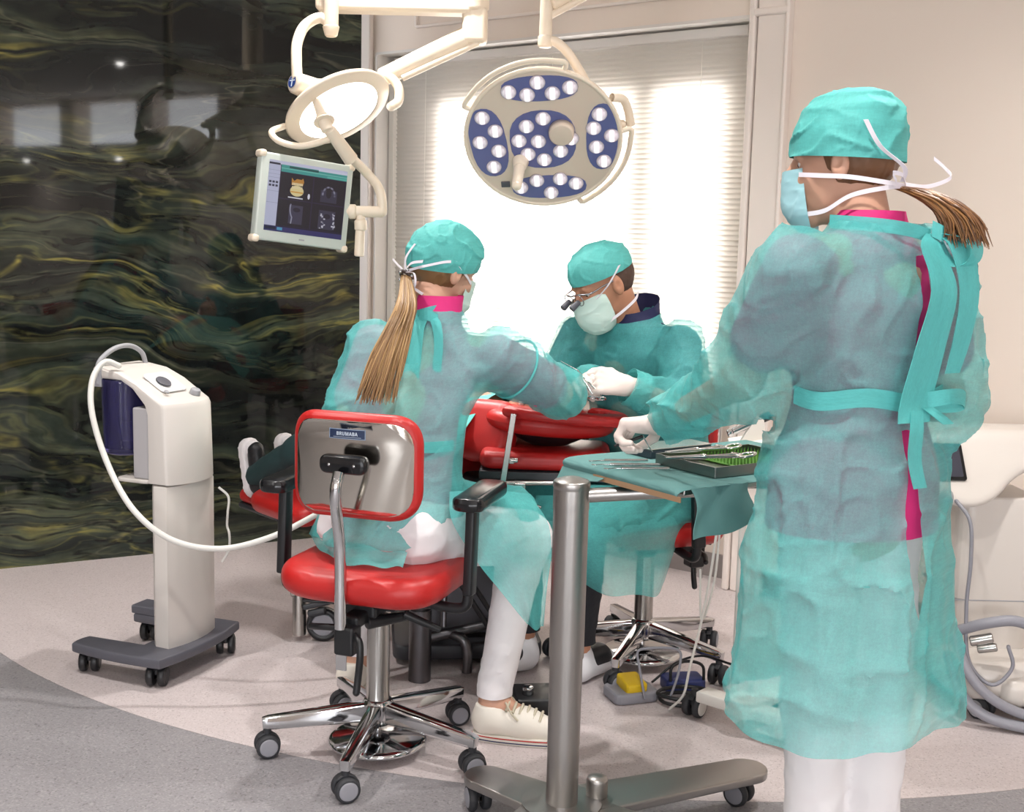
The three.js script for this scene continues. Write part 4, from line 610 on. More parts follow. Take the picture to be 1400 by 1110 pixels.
function stack(fr, secs, fold) {          // stacked elliptical sections: [y, cl, cf, rl, rf]
  const n = secs.length, y0 = secs[0][0], y1 = secs[n - 1][0];
  return (x, y, z) => {
    const p = fr.to(x, y, z), yy = Math.min(Math.max(p[1], y0), y1); let i = 0; while (i < n - 2 && secs[i + 1][0] < yy) i++;
    const A = secs[i], B = secs[i + 1], t0 = (yy - A[0]) / (B[0] - A[0]), t = t0 * t0 * (3 - 2 * t0) * 0.6 + t0 * 0.4;
    let rl = lerp(A[3], B[3], t), rf = lerp(A[4], B[4], t); const l = p[0] - lerp(A[1], B[1], t), f = p[2] - lerp(A[2], B[2], t);
    if (fold) { const s = fold(Math.atan2(f, l), yy); rl *= s; rf *= s; }
    const k0 = Math.sqrt((l / rl) ** 2 + (f / rf) ** 2), k1 = Math.sqrt((l / (rl * rl)) ** 2 + (f / (rf * rf)) ** 2), d = k1 < 1e-6 ? -Math.min(rl, rf) : k0 * (k0 - 1) / k1;
    const dy = Math.max(y0 - p[1], p[1] - y1); return dy > 0 ? Math.sqrt(dy * dy + Math.max(d, 0) ** 2) * (d > 0 ? 1 : 1) + Math.min(0, d) * 0 : Math.max(d, dy);
  };
}
const union = (list, k) => (x, y, z) => { let d = list[0](x, y, z); for (let i = 1; i < list.length; i++) d = smin(d, list[i](x, y, z), k); return d; };
function crumple(f, amp, freq, s = 0, stretch = [1, 1, 1]) {     // creased cloth: broad swells and sharp ridges in two sizes
  return (x, y, z) => { const d = f(x, y, z); if (Math.abs(d) > 0.06) return d; const X = x * freq * stretch[0], Y = y * freq * stretch[1], Z = z * freq * stretch[2];
    const w1 = n3(X * 0.5 + 3, Y * 0.5, Z * 0.5, s + 5) * 2.2, w2 = n3(X * 0.5 + 13, Y * 0.5 + 7, Z * 0.5, s + 9) * 2.2; const r = (n, w) => { const a = 1 - Math.abs(2 * n - 1) / w; return a > 0 ? a * a : 0; };
    return d - amp * (1.5 * (n3(X * 0.55, Y * 0.55, Z * 0.55, s + 2) - 0.5) + 1.0 * r(n3(X * 0.8 + w1, Y * 0.8 + w2, Z * 0.8, s), 0.3) + 0.5 * r(n3(X * 1.9 + w2, Y * 1.9 - w1, Z * 1.9, s + 40), 0.3) - 0.35); };
}
function limbFold(f, a, b, amp, freq, s) {     // creases running around a sleeve
  const ax = unit([b[0] - a[0], b[1] - a[1], b[2] - a[2]]);
  return (x, y, z) => { const d = f(x, y, z); if (Math.abs(d) > 0.05) return d; const px = x - a[0], py = y - a[1], pz = z - a[2], t = px * ax[0] + py * ax[1] + pz * ax[2], qx = px - ax[0] * t, qy = py - ax[1] * t, qz = pz - ax[2] * t; const w = n3(qx * 9, qy * 9, t * 5 + qz * 9, s + 3) * 1.8, n = n3(t * freq + w + qx * freq * 0.5, qy * freq * 0.45 + 5, qz * freq * 0.45, s), e = 1 - Math.abs(2 * n - 1) / 0.34, n2 = n3(t * freq * 1.9 - w, qx * freq * 0.7, qz * freq * 0.7 + qy * freq * 0.7, s + 50), e2 = 1 - Math.abs(2 * n2 - 1) / 0.3; return d - amp * ((e > 0 ? e * e : 0) + 0.5 * (e2 > 0 ? e2 * e2 : 0) - 0.3); };
}
function sdfMesh(f, lo, hi, cell, clips = []) {
  const N = [0, 1, 2].map(k => Math.ceil((hi[k] - lo[k]) / cell) + 1), [nx, ny, nz] = N, D = new Float32Array(nx * ny * nz).fill(1), B = 6;
  const hd = B * cell * 0.87 + 0.035;
  for (let bz = 0; bz < nz; bz += B) for (let by = 0; by < ny; by += B) for (let bx = 0; bx < nx; bx += B) {
    const c = f(lo[0] + (bx + B / 2) * cell, lo[1] + (by + B / 2) * cell, lo[2] + (bz + B / 2) * cell);
    const far = Math.abs(c) > hd;
    for (let z = bz; z < Math.min(bz + B, nz); z++) for (let y = by; y < Math.min(by + B, ny); y++) { let k = (z * ny + y) * nx + bx; for (let x = bx; x < Math.min(bx + B, nx); x++, k++) D[k] = far ? c : f(lo[0] + x * cell, lo[1] + y * cell, lo[2] + z * cell); }
  }
  const id = new Int32Array(nx * ny * nz).fill(-1), pos = [], idx = [], sx = 1, sy = nx, sz = nx * ny;
  const E = [[0, 1], [2, 3], [4, 5], [6, 7], [0, 2], [1, 3], [4, 6], [5, 7], [0, 4], [1, 5], [2, 6], [3, 7]], off = [0, sx, sy, sx + sy, sz, sx + sz, sy + sz, sx + sy + sz];
  for (let z = 0; z < nz - 1; z++) for (let y = 0; y < ny - 1; y++) for (let x = 0; x < nx - 1; x++) {
    const k = (z * ny + y) * nx + x; let m = 0; for (let c = 0; c < 8; c++) if (D[k + off[c]] < 0) m |= 1 << c; if (m === 0 || m === 255) continue;
    let px = 0, py = 0, pz = 0, n = 0;
    for (const [a, b] of E) { const da = D[k + off[a]], db = D[k + off[b]]; if ((da < 0) === (db < 0)) continue; const t = da / (da - db); px += (a & 1) + ((b & 1) - (a & 1)) * t; py += ((a >> 1) & 1) + (((b >> 1) & 1) - ((a >> 1) & 1)) * t; pz += ((a >> 2) & 1) + (((b >> 2) & 1) - ((a >> 2) & 1)) * t; n++; }
    id[k] = pos.length / 3; pos.push(lo[0] + (x + px / n) * cell, lo[1] + (y + py / n) * cell, lo[2] + (z + pz / n) * cell);
  }
  const quad = (a, b, c, d, flip) => { if (a < 0 || b < 0 || c < 0 || d < 0) return; flip ? idx.push(a, c, b, a, d, c) : idx.push(a, b, c, a, c, d); };
  for (let z = 1; z < nz - 1; z++) for (let y = 1; y < ny - 1; y++) for (let x = 1; x < nx - 1; x++) {
    const k = (z * ny + y) * nx + x, s = D[k] < 0;
    if (s !== D[k + sx] < 0) quad(id[k], id[k - sy], id[k - sy - sz], id[k - sz], s);
    if (s !== D[k + sy] < 0) quad(id[k], id[k - sz], id[k - sx - sz], id[k - sx], s);
    if (s !== D[k + sz] < 0) quad(id[k], id[k - sx], id[k - sx - sy], id[k - sy], s);
  }
  let P = pos, I = idx;
  for (const g of clips) {                  // keep where g > 0, cutting triangles cleanly
    const val = []; for (let i = 0; i < P.length; i += 3) val.push(g(P[i], P[i + 1], P[i + 2]));
    const out = [], cache = new Map(); const cut = (a, b) => { const key = a < b ? a + '_' + b : b + '_' + a; if (cache.has(key)) return cache.get(key); const t = val[a] / (val[a] - val[b]), n = P.length / 3; for (let k = 0; k < 3; k++) P.push(P[3 * a + k] + (P[3 * b + k] - P[3 * a + k]) * t); val.push(0); cache.set(key, n); return n; };
    for (let i = 0; i < I.length; i += 3) { const v = [I[i], I[i + 1], I[i + 2]], ins = v.filter(q => val[q] > 0).length; if (ins === 3) { out.push(...v); continue; } if (!ins) continue; const poly = []; for (let e = 0; e < 3; e++) { const a = v[e], b = v[(e + 1) % 3]; if (val[a] > 0) poly.push(a); if ((val[a] > 0) !== (val[b] > 0)) poly.push(cut(a, b)); } for (let e = 1; e < poly.length - 1; e++) out.push(poly[0], poly[e], poly[e + 1]); }
    I = out;
  }
  const used = new Map(), P2 = [], I2 = []; for (const i of I) { let n = used.get(i); if (n === undefined) { n = P2.length / 3; used.set(i, n); P2.push(P[3 * i], P[3 * i + 1], P[3 * i + 2]); } I2.push(n); }
  const g = new THREE.BufferGeometry(); g.setAttribute('position', new THREE.Float32BufferAttribute(P2, 3)); g.setIndex(I2); g.computeVertexNormals();
  const uv = new Float32Array(P2.length / 3 * 2); for (let i = 0; i < P2.length / 3; i++) { uv[2 * i] = (P2[3 * i] + P2[3 * i + 2] * 0.7) * 4; uv[2 * i + 1] = P2[3 * i + 1] * 4; } g.setAttribute('uv', new THREE.BufferAttribute(uv, 2));
  return g;
}
function bounds(pts, m) { const lo = [9, 9, 9], hi = [-9, -9, -9]; for (const p of pts) for (let k = 0; k < 3; k++) { lo[k] = Math.min(lo[k], p[k] - m); hi[k] = Math.max(hi[k], p[k] + m); } return [lo, hi]; }
const add = (a, b, s = 1) => [a[0] + b[0] * s, a[1] + b[1] * s, a[2] + b[2] * s], av = v => [v.x, v.y, v.z];
const unit = a => { const n = Math.hypot(...a); return a.map(q => q / n); }, cross = (a, b) => [a[1] * b[2] - a[2] * b[1], a[2] * b[0] - a[0] * b[2], a[0] * b[1] - a[1] * b[0]];
// hand: wrist w, direction d to the knuckles, n out of the back of the hand, s: +1 thumb along d x n
function handPrims(w, d, n, s, curls, spread = 0.02) {
  d = unit(d); n = unit(add(n, d, -(n[0] * d[0] + n[1] * d[1] + n[2] * d[2]))); const t = cross(d, n).map(q => q * s), prims = [], pts = [];
  const P = (a, b, c) => [w[0] + d[0] * a + t[0] * b + n[0] * c, w[1] + d[1] * a + t[1] * b + n[1] * c, w[2] + d[2] * a + t[2] * b + n[2] * c];
  prims.push(cap(P(-0.03, 0, 0), P(0.01, 0, 0), 0.026, 0.025));
  for (let i = 0; i < 4; i++) { const o = 0.03 - i * 0.0205, K = P(0.086 - Math.abs(i - 1.2) * 0.005, o, 0.004); prims.push(cap(P(0.005, o * 0.55, 0), K, 0.0165, 0.0115)); }
  prims.push(cap(P(0.03, 0.018, -0.008), P(0.06, -0.02, -0.006), 0.015, 0.013));
  const fingers = [];
  for (let i = 0; i < 4; i++) {
    const o = 0.03 - i * 0.0205; let p = P(0.086 - Math.abs(i - 1.2) * 0.005, o, 0.004), a = 0, len = [[0.042, 0.026, 0.020], [0.046, 0.029, 0.021], [0.043, 0.027, 0.020], [0.034, 0.021, 0.018]][i], r = [0.0098, 0.009, 0.0083, 0.0075]; const chain = [];
    for (let k = 0; k < 3; k++) { a += curls[i] * [1, 1.25, 0.8][k]; const sp = (1.3 - i) * spread, q = [0, 1, 2].map(m => p[m] + len[k] * (d[m] * Math.cos(a) - n[m] * Math.sin(a) + t[m] * sp)); chain.push(cap(p, q, r[k], r[k + 1])); pts.push(q); p = q; }
    fingers.push(union(chain, 0.004));
  }
  let p = P(0.022, 0.028, -0.010); const th = []; for (const [L, a, b, c, r0, r1] of [[0.042, 0.62, 0.62, -0.45, 0.0135, 0.0115], [0.032, 0.85, 0.25, -0.45, 0.0110, 0.0098], [0.026, 0.95, -0.05, -0.35, 0.0098, 0.0085]]) { const q = [0, 1, 2].map(m => p[m] + L * (d[m] * a + t[m] * b + n[m] * c)); th.push(cap(p, q, r0, r1)); pts.push(q); p = q; }
  const palm = union(prims, 0.014); pts.push(P(-0.05, 0.03, 0.03), P(-0.05, -0.03, -0.03), P(0.09, 0.04, 0), P(0.09, -0.04, 0));
  const thumb = union(th, 0.006);
  return { f: (x, y, z) => { let v = palm(x, y, z); for (const g of fingers) v = smin(v, g(x, y, z), 0.006); return smin(v, thumb(x, y, z), 0.010); }, pts };
}
function headField(H) {
  const e = (c, r) => ell(H, c, r), c = (a, b, r, r2) => cap(H.at(...a), H.at(...b), r, r2);
  const base = union([e([0, 0.03, -0.012], [0.074, 0.088, 0.094]), e([0, -0.045, 0.028], [0.056, 0.076, 0.066])], 0.04);
  const bits = union([c([-0.03, 0.018, 0.080], [0.03, 0.018, 0.080], 0.012), c([0, 0.004, 0.094], [0, -0.03, 0.112], 0.008, 0.0125), c([0.038, -0.03, 0.062], [0.03, -0.04, 0.07], 0.018), c([-0.038, -0.03, 0.062], [-0.03, -0.04, 0.07], 0.018), c([-0.012, -0.106, 0.066], [0.012, -0.106, 0.066], 0.02), c([-0.012, -0.072, 0.09], [0.012, -0.072, 0.09], 0.009)], 0.012);
  const ears = union([e([0.076, -0.008, -0.008], [0.010, 0.031, 0.018]), e([-0.076, -0.008, -0.008], [0.010, 0.031, 0.018])], 0.002), so = [c([0.031, 0.0, 0.098], [0.031, 0.0, 0.1], 0.013), c([-0.031, 0.0, 0.098], [-0.031, 0.0, 0.1], 0.013)];
  const concha = [c([0.09, -0.008, -0.004], [0.09, -0.002, -0.006], 0.009), c([-0.09, -0.008, -0.004], [-0.09, -0.002, -0.006], 0.009)];
  return (x, y, z) => { let d = smin(base(x, y, z), bits(x, y, z), 0.016); for (const s of so) d = smax(d, -s(x, y, z), 0.012); let q = ears(x, y, z); for (const s of concha) q = smax(q, -s(x, y, z), 0.006); return smin(d, q, 0.008); };
}
const skin = std(new THREE.Color(0xc99a82), 0.55), skinDark = std(new THREE.Color(0xb98468), 0.5);
const glove = std(new THREE.Color(0xe3d3cb), 0.6), hairBrown = std(new THREE.Color(0x6d4a30), 0.45);
const gownTex = texture(512, 512, (u, v) => { const f = vnoise(u * 90, v * 26, 3, 90, 26) * 0.5 + vnoise(u * 26, v * 90, 5, 26, 90) * 0.5, g = vnoise(u * 200, v * 200, 9, 200, 200), b = vnoise(u * 9, v * 9, 19, 9, 9), a = 1 + 0.07 * (f - 0.5) + 0.05 * (g - 0.5) + 0.04 * (b - 0.5); return [95 * a, 200 * a, 198 * a].map(q => Math.min(255, q)); });
const gownAlpha = texture(512, 512, (u, v) => { const f = vnoise(u * 70, v * 24, 3, 70, 24) * 0.5 + vnoise(u * 24, v * 70, 5, 24, 70) * 0.5, g = vnoise(u * 200, v * 200, 9, 200, 200), a = 146 + 20 * (f - 0.5) + 14 * (g - 0.5); return [a, a, a]; }, { srgb: false });
const gownM = phys({ color: 0xffffff, map: gownTex, alphaMap: gownAlpha, transparent: true, opacity: 1, roughness: 0.62, transmission: 0.15, thickness: 0, bumpMap: gownBump, bumpScale: 0.0004, side: THREE.DoubleSide });
const ribbonM = phys({ color: 0xffffff, map: gownTex, roughness: 0.65, bumpMap: gownBump, bumpScale: 0.0006, transparent: true, opacity: 0.76, side: THREE.DoubleSide });
const capM = phys({ color: new THREE.Color(0xe4e0dc), map: gownTex, roughness: 0.7, bumpMap: gownBump, bumpScale: 0.0008 });
const maskM = std(new THREE.Color(0xc6dcd4), 0.75), maskBlue = std(new THREE.Color(0x9cc8d0), 0.75), strapM = std(new THREE.Color(0xe8e2ea), 0.6);
const magenta = std(new THREE.Color(0xcc2472), 0.75), navy = std(new THREE.Color(0x1c1f4a), 0.7), whiteCloth = std(new THREE.Color(0xe4e0e2), 0.8), blackCloth = std(new THREE.Color(0x1b1c22), 0.8);
whiteCloth.side = magenta.side = navy.side = THREE.DoubleSide;
function person(label) { const o = thing('person', label, 'person'); return o; }
function bodyMesh(o, H, limbs, mat) {        // limbs: capsules; head added on a finer grid
  const lim = union(limbs.map(q => cap(...q)), 0.035), [lo, hi] = bounds(limbs.flatMap(q => [q[0], q[1]]), 0.2), hf = headField(H), neck = cap(...limbs[0]);
  const g1 = sdfMesh(lim, lo, hi, 0.014), hc = [H.at(0.13, 0.16, 0.15), H.at(-0.13, 0.16, 0.15), H.at(0.13, -0.19, 0.15), H.at(-0.13, -0.19, -0.15), H.at(0.13, 0.16, -0.15), H.at(-0.13, -0.19, 0.15), H.at(0.13, -0.19, -0.15), H.at(-0.13, 0.16, -0.15)], [l2, h2] = bounds(hc, 0);
  const g2 = sdfMesh((x, y, z) => smin(hf(x, y, z), neck(x, y, z), 0.02), l2, h2, 0.0034);
  const b = obj('body', [g1, g2], mat, o);
  for (const s of [-1, 1]) { const e = obj('eye', new THREE.SphereGeometry(0.0105, 18, 14).translate(...H.at(s * 0.030, 0.0, 0.072)), std(new THREE.Color(0xd8d0cc), 0.2), b); obj('iris', new THREE.SphereGeometry(0.0055, 14, 10).translate(...H.at(s * 0.030, -0.002, 0.078)), std(new THREE.Color(0x3a2a22), 0.2), e); }
  return hf;
}
function headCap(o, H, c, r, planeP, planeN, seedN, mat = capM, amp = 0.006) {
  const f = crumple(ell(H, c, r), amp, 16, seedN), q = [H.at(0.15, 0.2, 0.16), H.at(-0.15, 0.2, 0.16), H.at(0.15, -0.05, 0.16), H.at(-0.15, -0.05, 0.16), H.at(0.15, 0.2, -0.16), H.at(-0.15, 0.2, -0.16), H.at(0.15, -0.05, -0.16), H.at(-0.15, -0.05, -0.16)], [lo, hi] = bounds(q, 0);
  return obj('surgical_cap', sdfMesh(f, lo, hi, 0.0042, [(x, y, z) => { const p = H.to(x, y, z); return (p[0] - planeP[0]) * planeN[0] + (p[1] - planeP[1]) * planeN[1] + (p[2] - planeP[2]) * planeN[2]; }]), mat, o);
}
function faceMask(o, H, mat, lift = 0.006, fmin = 0.030) {
  const f0 = union([ell(H, [0, -0.045, 0.028], [0.058, 0.078, 0.066]), cap(H.at(0, -0.01, 0.095), H.at(0, -0.075, 0.10), 0.016, 0.014), cap(H.at(-0.012, -0.106, 0.066), H.at(0.012, -0.106, 0.066), 0.022)], 0.05), f = crumple((x, y, z) => f0(x, y, z) - lift, 0.0025, 30, 77, [0.4, 1.6, 0.4]);
  const q = [H.at(0.12, 0.06, 0.16), H.at(-0.12, 0.06, 0.16), H.at(0.12, -0.16, 0.16), H.at(-0.12, -0.16, -0.02), H.at(0.12, 0.06, -0.02), H.at(-0.12, -0.16, 0.16)], [lo, hi] = bounds(q, 0.02);
  return obj('face_mask', sdfMesh(f, lo, hi, 0.0042, [(x, y, z) => -H.to(x, y, z)[1] - 0.014 + 0.10 * Math.abs(H.to(x, y, z)[0]), (x, y, z) => H.to(x, y, z)[2] - fmin - 0.12 * (H.to(x, y, z)[1] + 0.07), (x, y, z) => H.to(x, y, z)[1] + 0.135]), mat, o);
}
function strap(o, pts, w, side, name = 'mask_strap') { return obj(name, ribbon(pts, w, side, 0.0012, 30), strapM, o); }
function strands(o, name, mats, root, mids, tip, rootR, tipR, n, thick, sd, wave = 0.002) {   // many fine tapering locks from a tie to loose ends
  seed = sd; const groups = mats.map(() => []), path = [root, ...mids, tip], N = path.length - 1;
  for (let i = 0; i < n; i++) {
    const a = rnd() * 6.283, r = Math.sqrt(rnd()), ca = Math.cos(a) * r, sa = Math.sin(a) * r, len = 0.70 + 0.30 * Math.sqrt(rnd()), ph = rnd() * 6.283, pts = [];
    for (let k = 0; k <= N; k++) { const t = k / N * len, f = t * N, q = Math.min(Math.floor(f), N - 1), g = f - q, P = [0, 1, 2].map(m => lerp(path[q][m], path[q + 1][m], g)), s = Math.pow(k / N, 0.75); pts.push([P[0] + lerp(rootR[0], tipR[0], s) * ca + wave * s * Math.sin(ph + k * 1.9), P[1] + wave * s * Math.cos(ph + k * 2.3), P[2] + lerp(rootR[1], tipR[1], s) * sa]); }
    const g = tube(pts, thick, 14, 5), p = g.attributes.position, nr = g.attributes.normal; for (let v = 0; v < p.count; v++) { const t = Math.floor(v / 6) / 14, k = thick * 0.75 * Math.max(0, (t - 0.75) / 0.25); p.setXYZ(v, p.getX(v) - nr.getX(v) * k, p.getY(v) - nr.getY(v) * k, p.getZ(v) - nr.getZ(v) * k); }
    groups[i % mats.length].push(g);
  }
  return groups.map((g, i) => obj(name, g, mats[i], o));
}

// ----- standing nurse, seen from behind -----
{
  const o = person('person standing in a long teal gown over magenta scrubs, holding an instrument over the tray');
  const O = [0.70, 0, -2.42], A = frame(O, [-0.5, 0, -0.866]), H = frame([0.648, 1.572, -2.455], [-0.90, -0.06, -0.42], [0.02, 1, 0]);
  const Ls = [0.54, 1.365, -2.335], Le = [0.468, 1.135, -2.44], Lw = [0.342, 1.010, -2.67], Rs = [0.858, 1.375, -2.50], Re = [0.885, 1.10, -2.455], Rw = [0.83, 1.02, -2.69];
  const hipL = A.at(0.09, 0.92, 0), hipR = A.at(-0.09, 0.92, 0), knL = A.at(0.035, 0.48, 0.03), knR = A.at(-0.085, 0.48, -0.01), anL = A.at(0.02, 0.09, 0.03), anR = A.at(-0.085, 0.09, -0.03);
  const limbs = [[[0.69, 1.42, -2.41], H.at(0, -0.05, -0.03), 0.056, 0.05], [A.at(0, 1.05, 0), A.at(0, 1.32, 0), 0.10, 0.11], [A.at(0, 0.9, 0), A.at(0, 1.05, 0), 0.12, 0.10], [A.at(-0.1, 1.36, 0), A.at(0.1, 1.36, 0), 0.07, 0.07], [Ls, Le, 0.045, 0.037], [Le, Lw, 0.037, 0.026], [Rs, Re, 0.045, 0.037], [Re, Rw, 0.037, 0.026], [hipL, knL, 0.08, 0.055], [knL, anL, 0.05, 0.035], [hipR, knR, 0.08, 0.055], [knR, anR, 0.05, 0.035], [anL, A.at(0.02, 0.04, 0.17), 0.035, 0.03], [anR, A.at(-0.085, 0.04, 0.11), 0.035, 0.03]];
  bodyMesh(o, H, limbs, skin);
  // scrubs and trousers
  const topF = union([stack(A, [[0.82, 0, 0, 0.195, 0.152], [0.95, 0, 0, 0.19, 0.145], [1.1, 0, 0, 0.145, 0.115], [1.28, 0, 0, 0.165, 0.12], [1.38, 0, -0.005, 0.15, 0.09], [1.44, 0, -0.005, 0.085, 0.07], [1.485, -0.005, 0.0, 0.066, 0.064]]), cap(Ls, [lerp(Ls[0], Le[0], 0.62), lerp(Ls[1], Le[1], 0.62), lerp(Ls[2], Le[2], 0.62)], 0.066, 0.068), cap(Rs, [lerp(Rs[0], Re[0], 0.62), lerp(Rs[1], Re[1], 0.62), lerp(Rs[2], Re[2], 0.62)], 0.066, 0.068)], 0.05);
  obj('scrub_top', sdfMesh(crumple(topF, 0.005, 9, 3), [0.3, 0.78, -2.85], [1.15, 1.52, -2.05], 0.011, [(x, y) => y - 0.845, (x, y, z) => 1.478 - y]), magenta, o);
  const tr = union([cap(hipL, knL, 0.084, 0.075), cap(knL, anL, 0.074, 0.056), cap(hipR, knR, 0.084, 0.075), cap(knR, anR, 0.074, 0.056), stack(A, [[0.84, 0, 0, 0.165, 0.13], [1.0, 0, 0, 0.15, 0.115]])], 0.03);
  obj('trousers', sdfMesh(crumple(tr, 0.006, 8, 13, [1, 2.2, 1]), [0.3, 0.05, -2.8], [1.1, 1.02, -2.05], 0.011, [(x, y) => y - 0.075, (x, y) => 1.0 - y]), whiteCloth, o);
  for (const [an, k] of [[anL, 0.02], [anR, -0.085]]) { const tip = A.at(k, 0.04, k > 0 ? 0.18 : 0.12); obj('shoe', sdfMesh((x, y, z) => Math.max(union([cap([an[0], 0.05, an[2]], tip, 0.048, 0.042), cap(an, [an[0], 0.05, an[2]], 0.045)], 0.02)(x, y, z), -y), ...bounds([an, tip, [an[0], 0.0, an[2]]], 0.07), 0.006), std(new THREE.Color(0xf0eeea), 0.5), o); }
  // gown
  const fold = (a, y) => { const k = ss(1.02, 0.45, y); return 1 + k * (0.035 * Math.sin(5 * a + 0.8 + 1.2 * y) + 0.025 * Math.sin(9 * a + 2.1 - 2 * y) + 0.012 * Math.sin(17 * a + 4)) + 0.022 * Math.exp(-(((y - 0.775 - 0.01 * Math.sin(a * 2)) / 0.009) ** 2)) + 0.008 * ss(0.525, 0.515, y); };
  const secs = [[0.30, -0.005, 0.0, 0.275, 0.235], [0.45, -0.005, 0.0, 0.265, 0.225], [0.70, 0, 0, 0.24, 0.195], [0.95, 0.0, 0.0, 0.212, 0.165], [1.10, 0, 0, 0.166, 0.135], [1.18, 0, 0, 0.170, 0.135], [1.30, 0, -0.005, 0.19, 0.14], [1.39, 0, -0.005, 0.17, 0.11], [1.445, 0, -0.005, 0.10, 0.085], [1.485, -0.005, 0.0, 0.078, 0.076]];
  const body = stack(A, secs, fold), armL = limbFold(union([cap(Ls, Le, 0.085, 0.083), cap(Le, [lerp(Le[0], Lw[0], 0.8), lerp(Le[1], Lw[1], 0.8), lerp(Le[2], Lw[2], 0.8)], 0.083, 0.062), cap(Le, Lw, 0.06, 0.034)], 0.03), Ls, Lw, 0.0075, 11, 211), armR = limbFold(union([cap(Rs, Re, 0.083, 0.082), cap(Re, Rw, 0.082, 0.045)], 0.03), Rs, Re, 0.006, 9, 221);
  const gf = crumple((x, y, z) => smin(body(x, y, z), Math.min(armL(x, y, z), armR(x, y, z)), 0.045), 0.012, 8.5, 21);
  const dw = unit([Lw[0] - Le[0], Lw[1] - Le[1], Lw[2] - Le[2]]);
  const slit = (x, y, z) => { const p = A.to(x, y, z); if (p[2] > 0) return 1; const c = y > 1.1 ? lerp(0.012, -0.035, (y - 1.1) / 0.3) : lerp(0.012, 0.0, (1.1 - y) / 0.5), w = y > 1.395 ? -0.02 : y > 1.13 ? 0.002 + 0.016 * ss(1.13, 1.3, y) : y > 1.06 ? -0.02 : 0.010 + 0.012 * ss(1.05, 0.85, y) - 0.035 * ss(0.80, 0.62, y); return Math.abs(p[0] - c) - w; };
  const hem = (x, y, z) => { const p = A.to(x, y, z); return y - (0.455 + 0.02 * Math.sin(3 * Math.atan2(p[2], p[0])) + 0.02 * ss(0.0, -0.2, p[0])); };
  const gown = obj('gown', sdfMesh(gf, [0.20, 0.28, -2.90], [1.12, 1.53, -2.02], 0.0068, [hem, (x, y, z) => 1.458 + 0.08 * A.to(x, y, z)[2] - y, (x, y, z) => Math.hypot(x - Lw[0], y - Lw[1], z - Lw[2]) > 0.13 ? 1 : 0.012 - ((x - Lw[0]) * dw[0] + (y - Lw[1]) * dw[1] + (z - Lw[2]) * dw[2]), slit]), gownM, o);
  obj('cuff', sdfMesh(crumple(cap(add(Lw, dw, -0.055), add(Lw, dw, 0.004), 0.043, 0.033), 0.004, 40, 9), ...bounds([Lw], 0.12), 0.005, [(x, y, z) => 0.006 - ((x - Lw[0]) * dw[0] + (y - Lw[1]) * dw[1] + (z - Lw[2]) * dw[2])]), gownM, gown);
  // ties: neck band, bow, hanging strips, belt
  const Lx = av(A.L), r = (name, pts, w, side = Lx, n = 30) => obj(name, ribbon(pts.map(p => A.at(...p)), w, side, 0.0014, n), ribbonM, gown);
  r('neck_band', [[0.088, 1.455, 0.02], [0.08, 1.452, -0.04], [0.04, 1.447, -0.088], [-0.01, 1.44, -0.102], [-0.045, 1.43, -0.112]], 0.026, av(A.U));
  r('neck_tie', [[-0.045, 1.435, -0.115], [-0.02, 1.41, -0.14], [-0.035, 1.33, -0.165], [-0.005, 1.22, -0.168], [0.02, 1.12, -0.165], [0.03, 1.08, -0.172]], [0.03, 0.055, 0.07, 0.08, 0.085, 0.085]);
  r('neck_tie', [[-0.05, 1.435, -0.12], [-0.085, 1.415, -0.150], [-0.105, 1.33, -0.165], [-0.095, 1.24, -0.165], [-0.075, 1.17, -0.164]], [0.03, 0.06, 0.055, 0.05, 0.04]);
  r('neck_tie', [[-0.055, 1.438, -0.13], [-0.1, 1.425, -0.17], [-0.11, 1.385, -0.165], [-0.07, 1.375, -0.15], [-0.05, 1.42, -0.125]], 0.035);
  r('knot', [[-0.035, 1.445, -0.125], [-0.05, 1.435, -0.138], [-0.065, 1.428, -0.125]], 0.03, av(A.U), 10);
  const belt = []; for (let k = 0; k <= 16; k++) { const a = Math.PI * (0.02 + k / 16 * 0.98) + Math.PI; belt.push([0.176 * Math.cos(a), 1.118 - 0.006 * Math.sin(k), 0.146 * Math.sin(a)]); }
  r('belt', belt, 0.036, av(A.U), 60);
  r('belt_bow', [[0.0, 1.118, -0.155], [-0.04, 1.128, -0.185], [-0.09, 1.125, -0.175], [-0.12, 1.112, -0.16], [-0.08, 1.108, -0.165], [-0.01, 1.112, -0.158]], 0.03, av(A.U));
  r('belt_tail', [[0.012, 1.118, -0.16], [0.028, 1.07, -0.178], [0.03, 1.01, -0.18], [0.015, 0.955, -0.185]], [0.03, 0.036, 0.036, 0.036]);
  r('belt_tail', [[0.0, 1.115, -0.16], [-0.03, 1.09, -0.18], [-0.05, 1.075, -0.185]], [0.03, 0.032, 0.03]);
  // gloved left hand closed around an instrument
  const h = handPrims(add(Lw, dw, 0.012), [-0.78, -0.14, -0.50], [-0.05, 0.98, -0.2], 1, [0.95, 1.0, 1.0, 1.0], 0.0), hg = sdfMesh(h.f, ...bounds(h.pts, 0.03), 0.0035);
  obj('glove', hg, glove, o);
  const hr = handPrims(Rw, [-0.5, -0.3, -0.8], [0.2, 0.9, -0.3], -1, [0.5, 0.5, 0.5, 0.5], 0.0); obj('glove', sdfMesh(hr.f, ...bounds(hr.pts, 0.03), 0.005), glove, o);
  // hair, cap, mask
  const hf = crumple(ell(H, [0, 0.02, -0.018], [0.081, 0.092, 0.098]), 0.004, 40, 31, [1, 0.3, 1]);
  obj('hair', sdfMesh(hf, ...bounds([H.at(0, 0, 0)], 0.15), 0.005, [(x, y, z) => { const p = H.to(x, y, z); return 0.022 - p[2] + 0.3 * (p[1]); }, (x, y, z) => H.to(x, y, z)[1] + 0.075]), hairBrown, o);
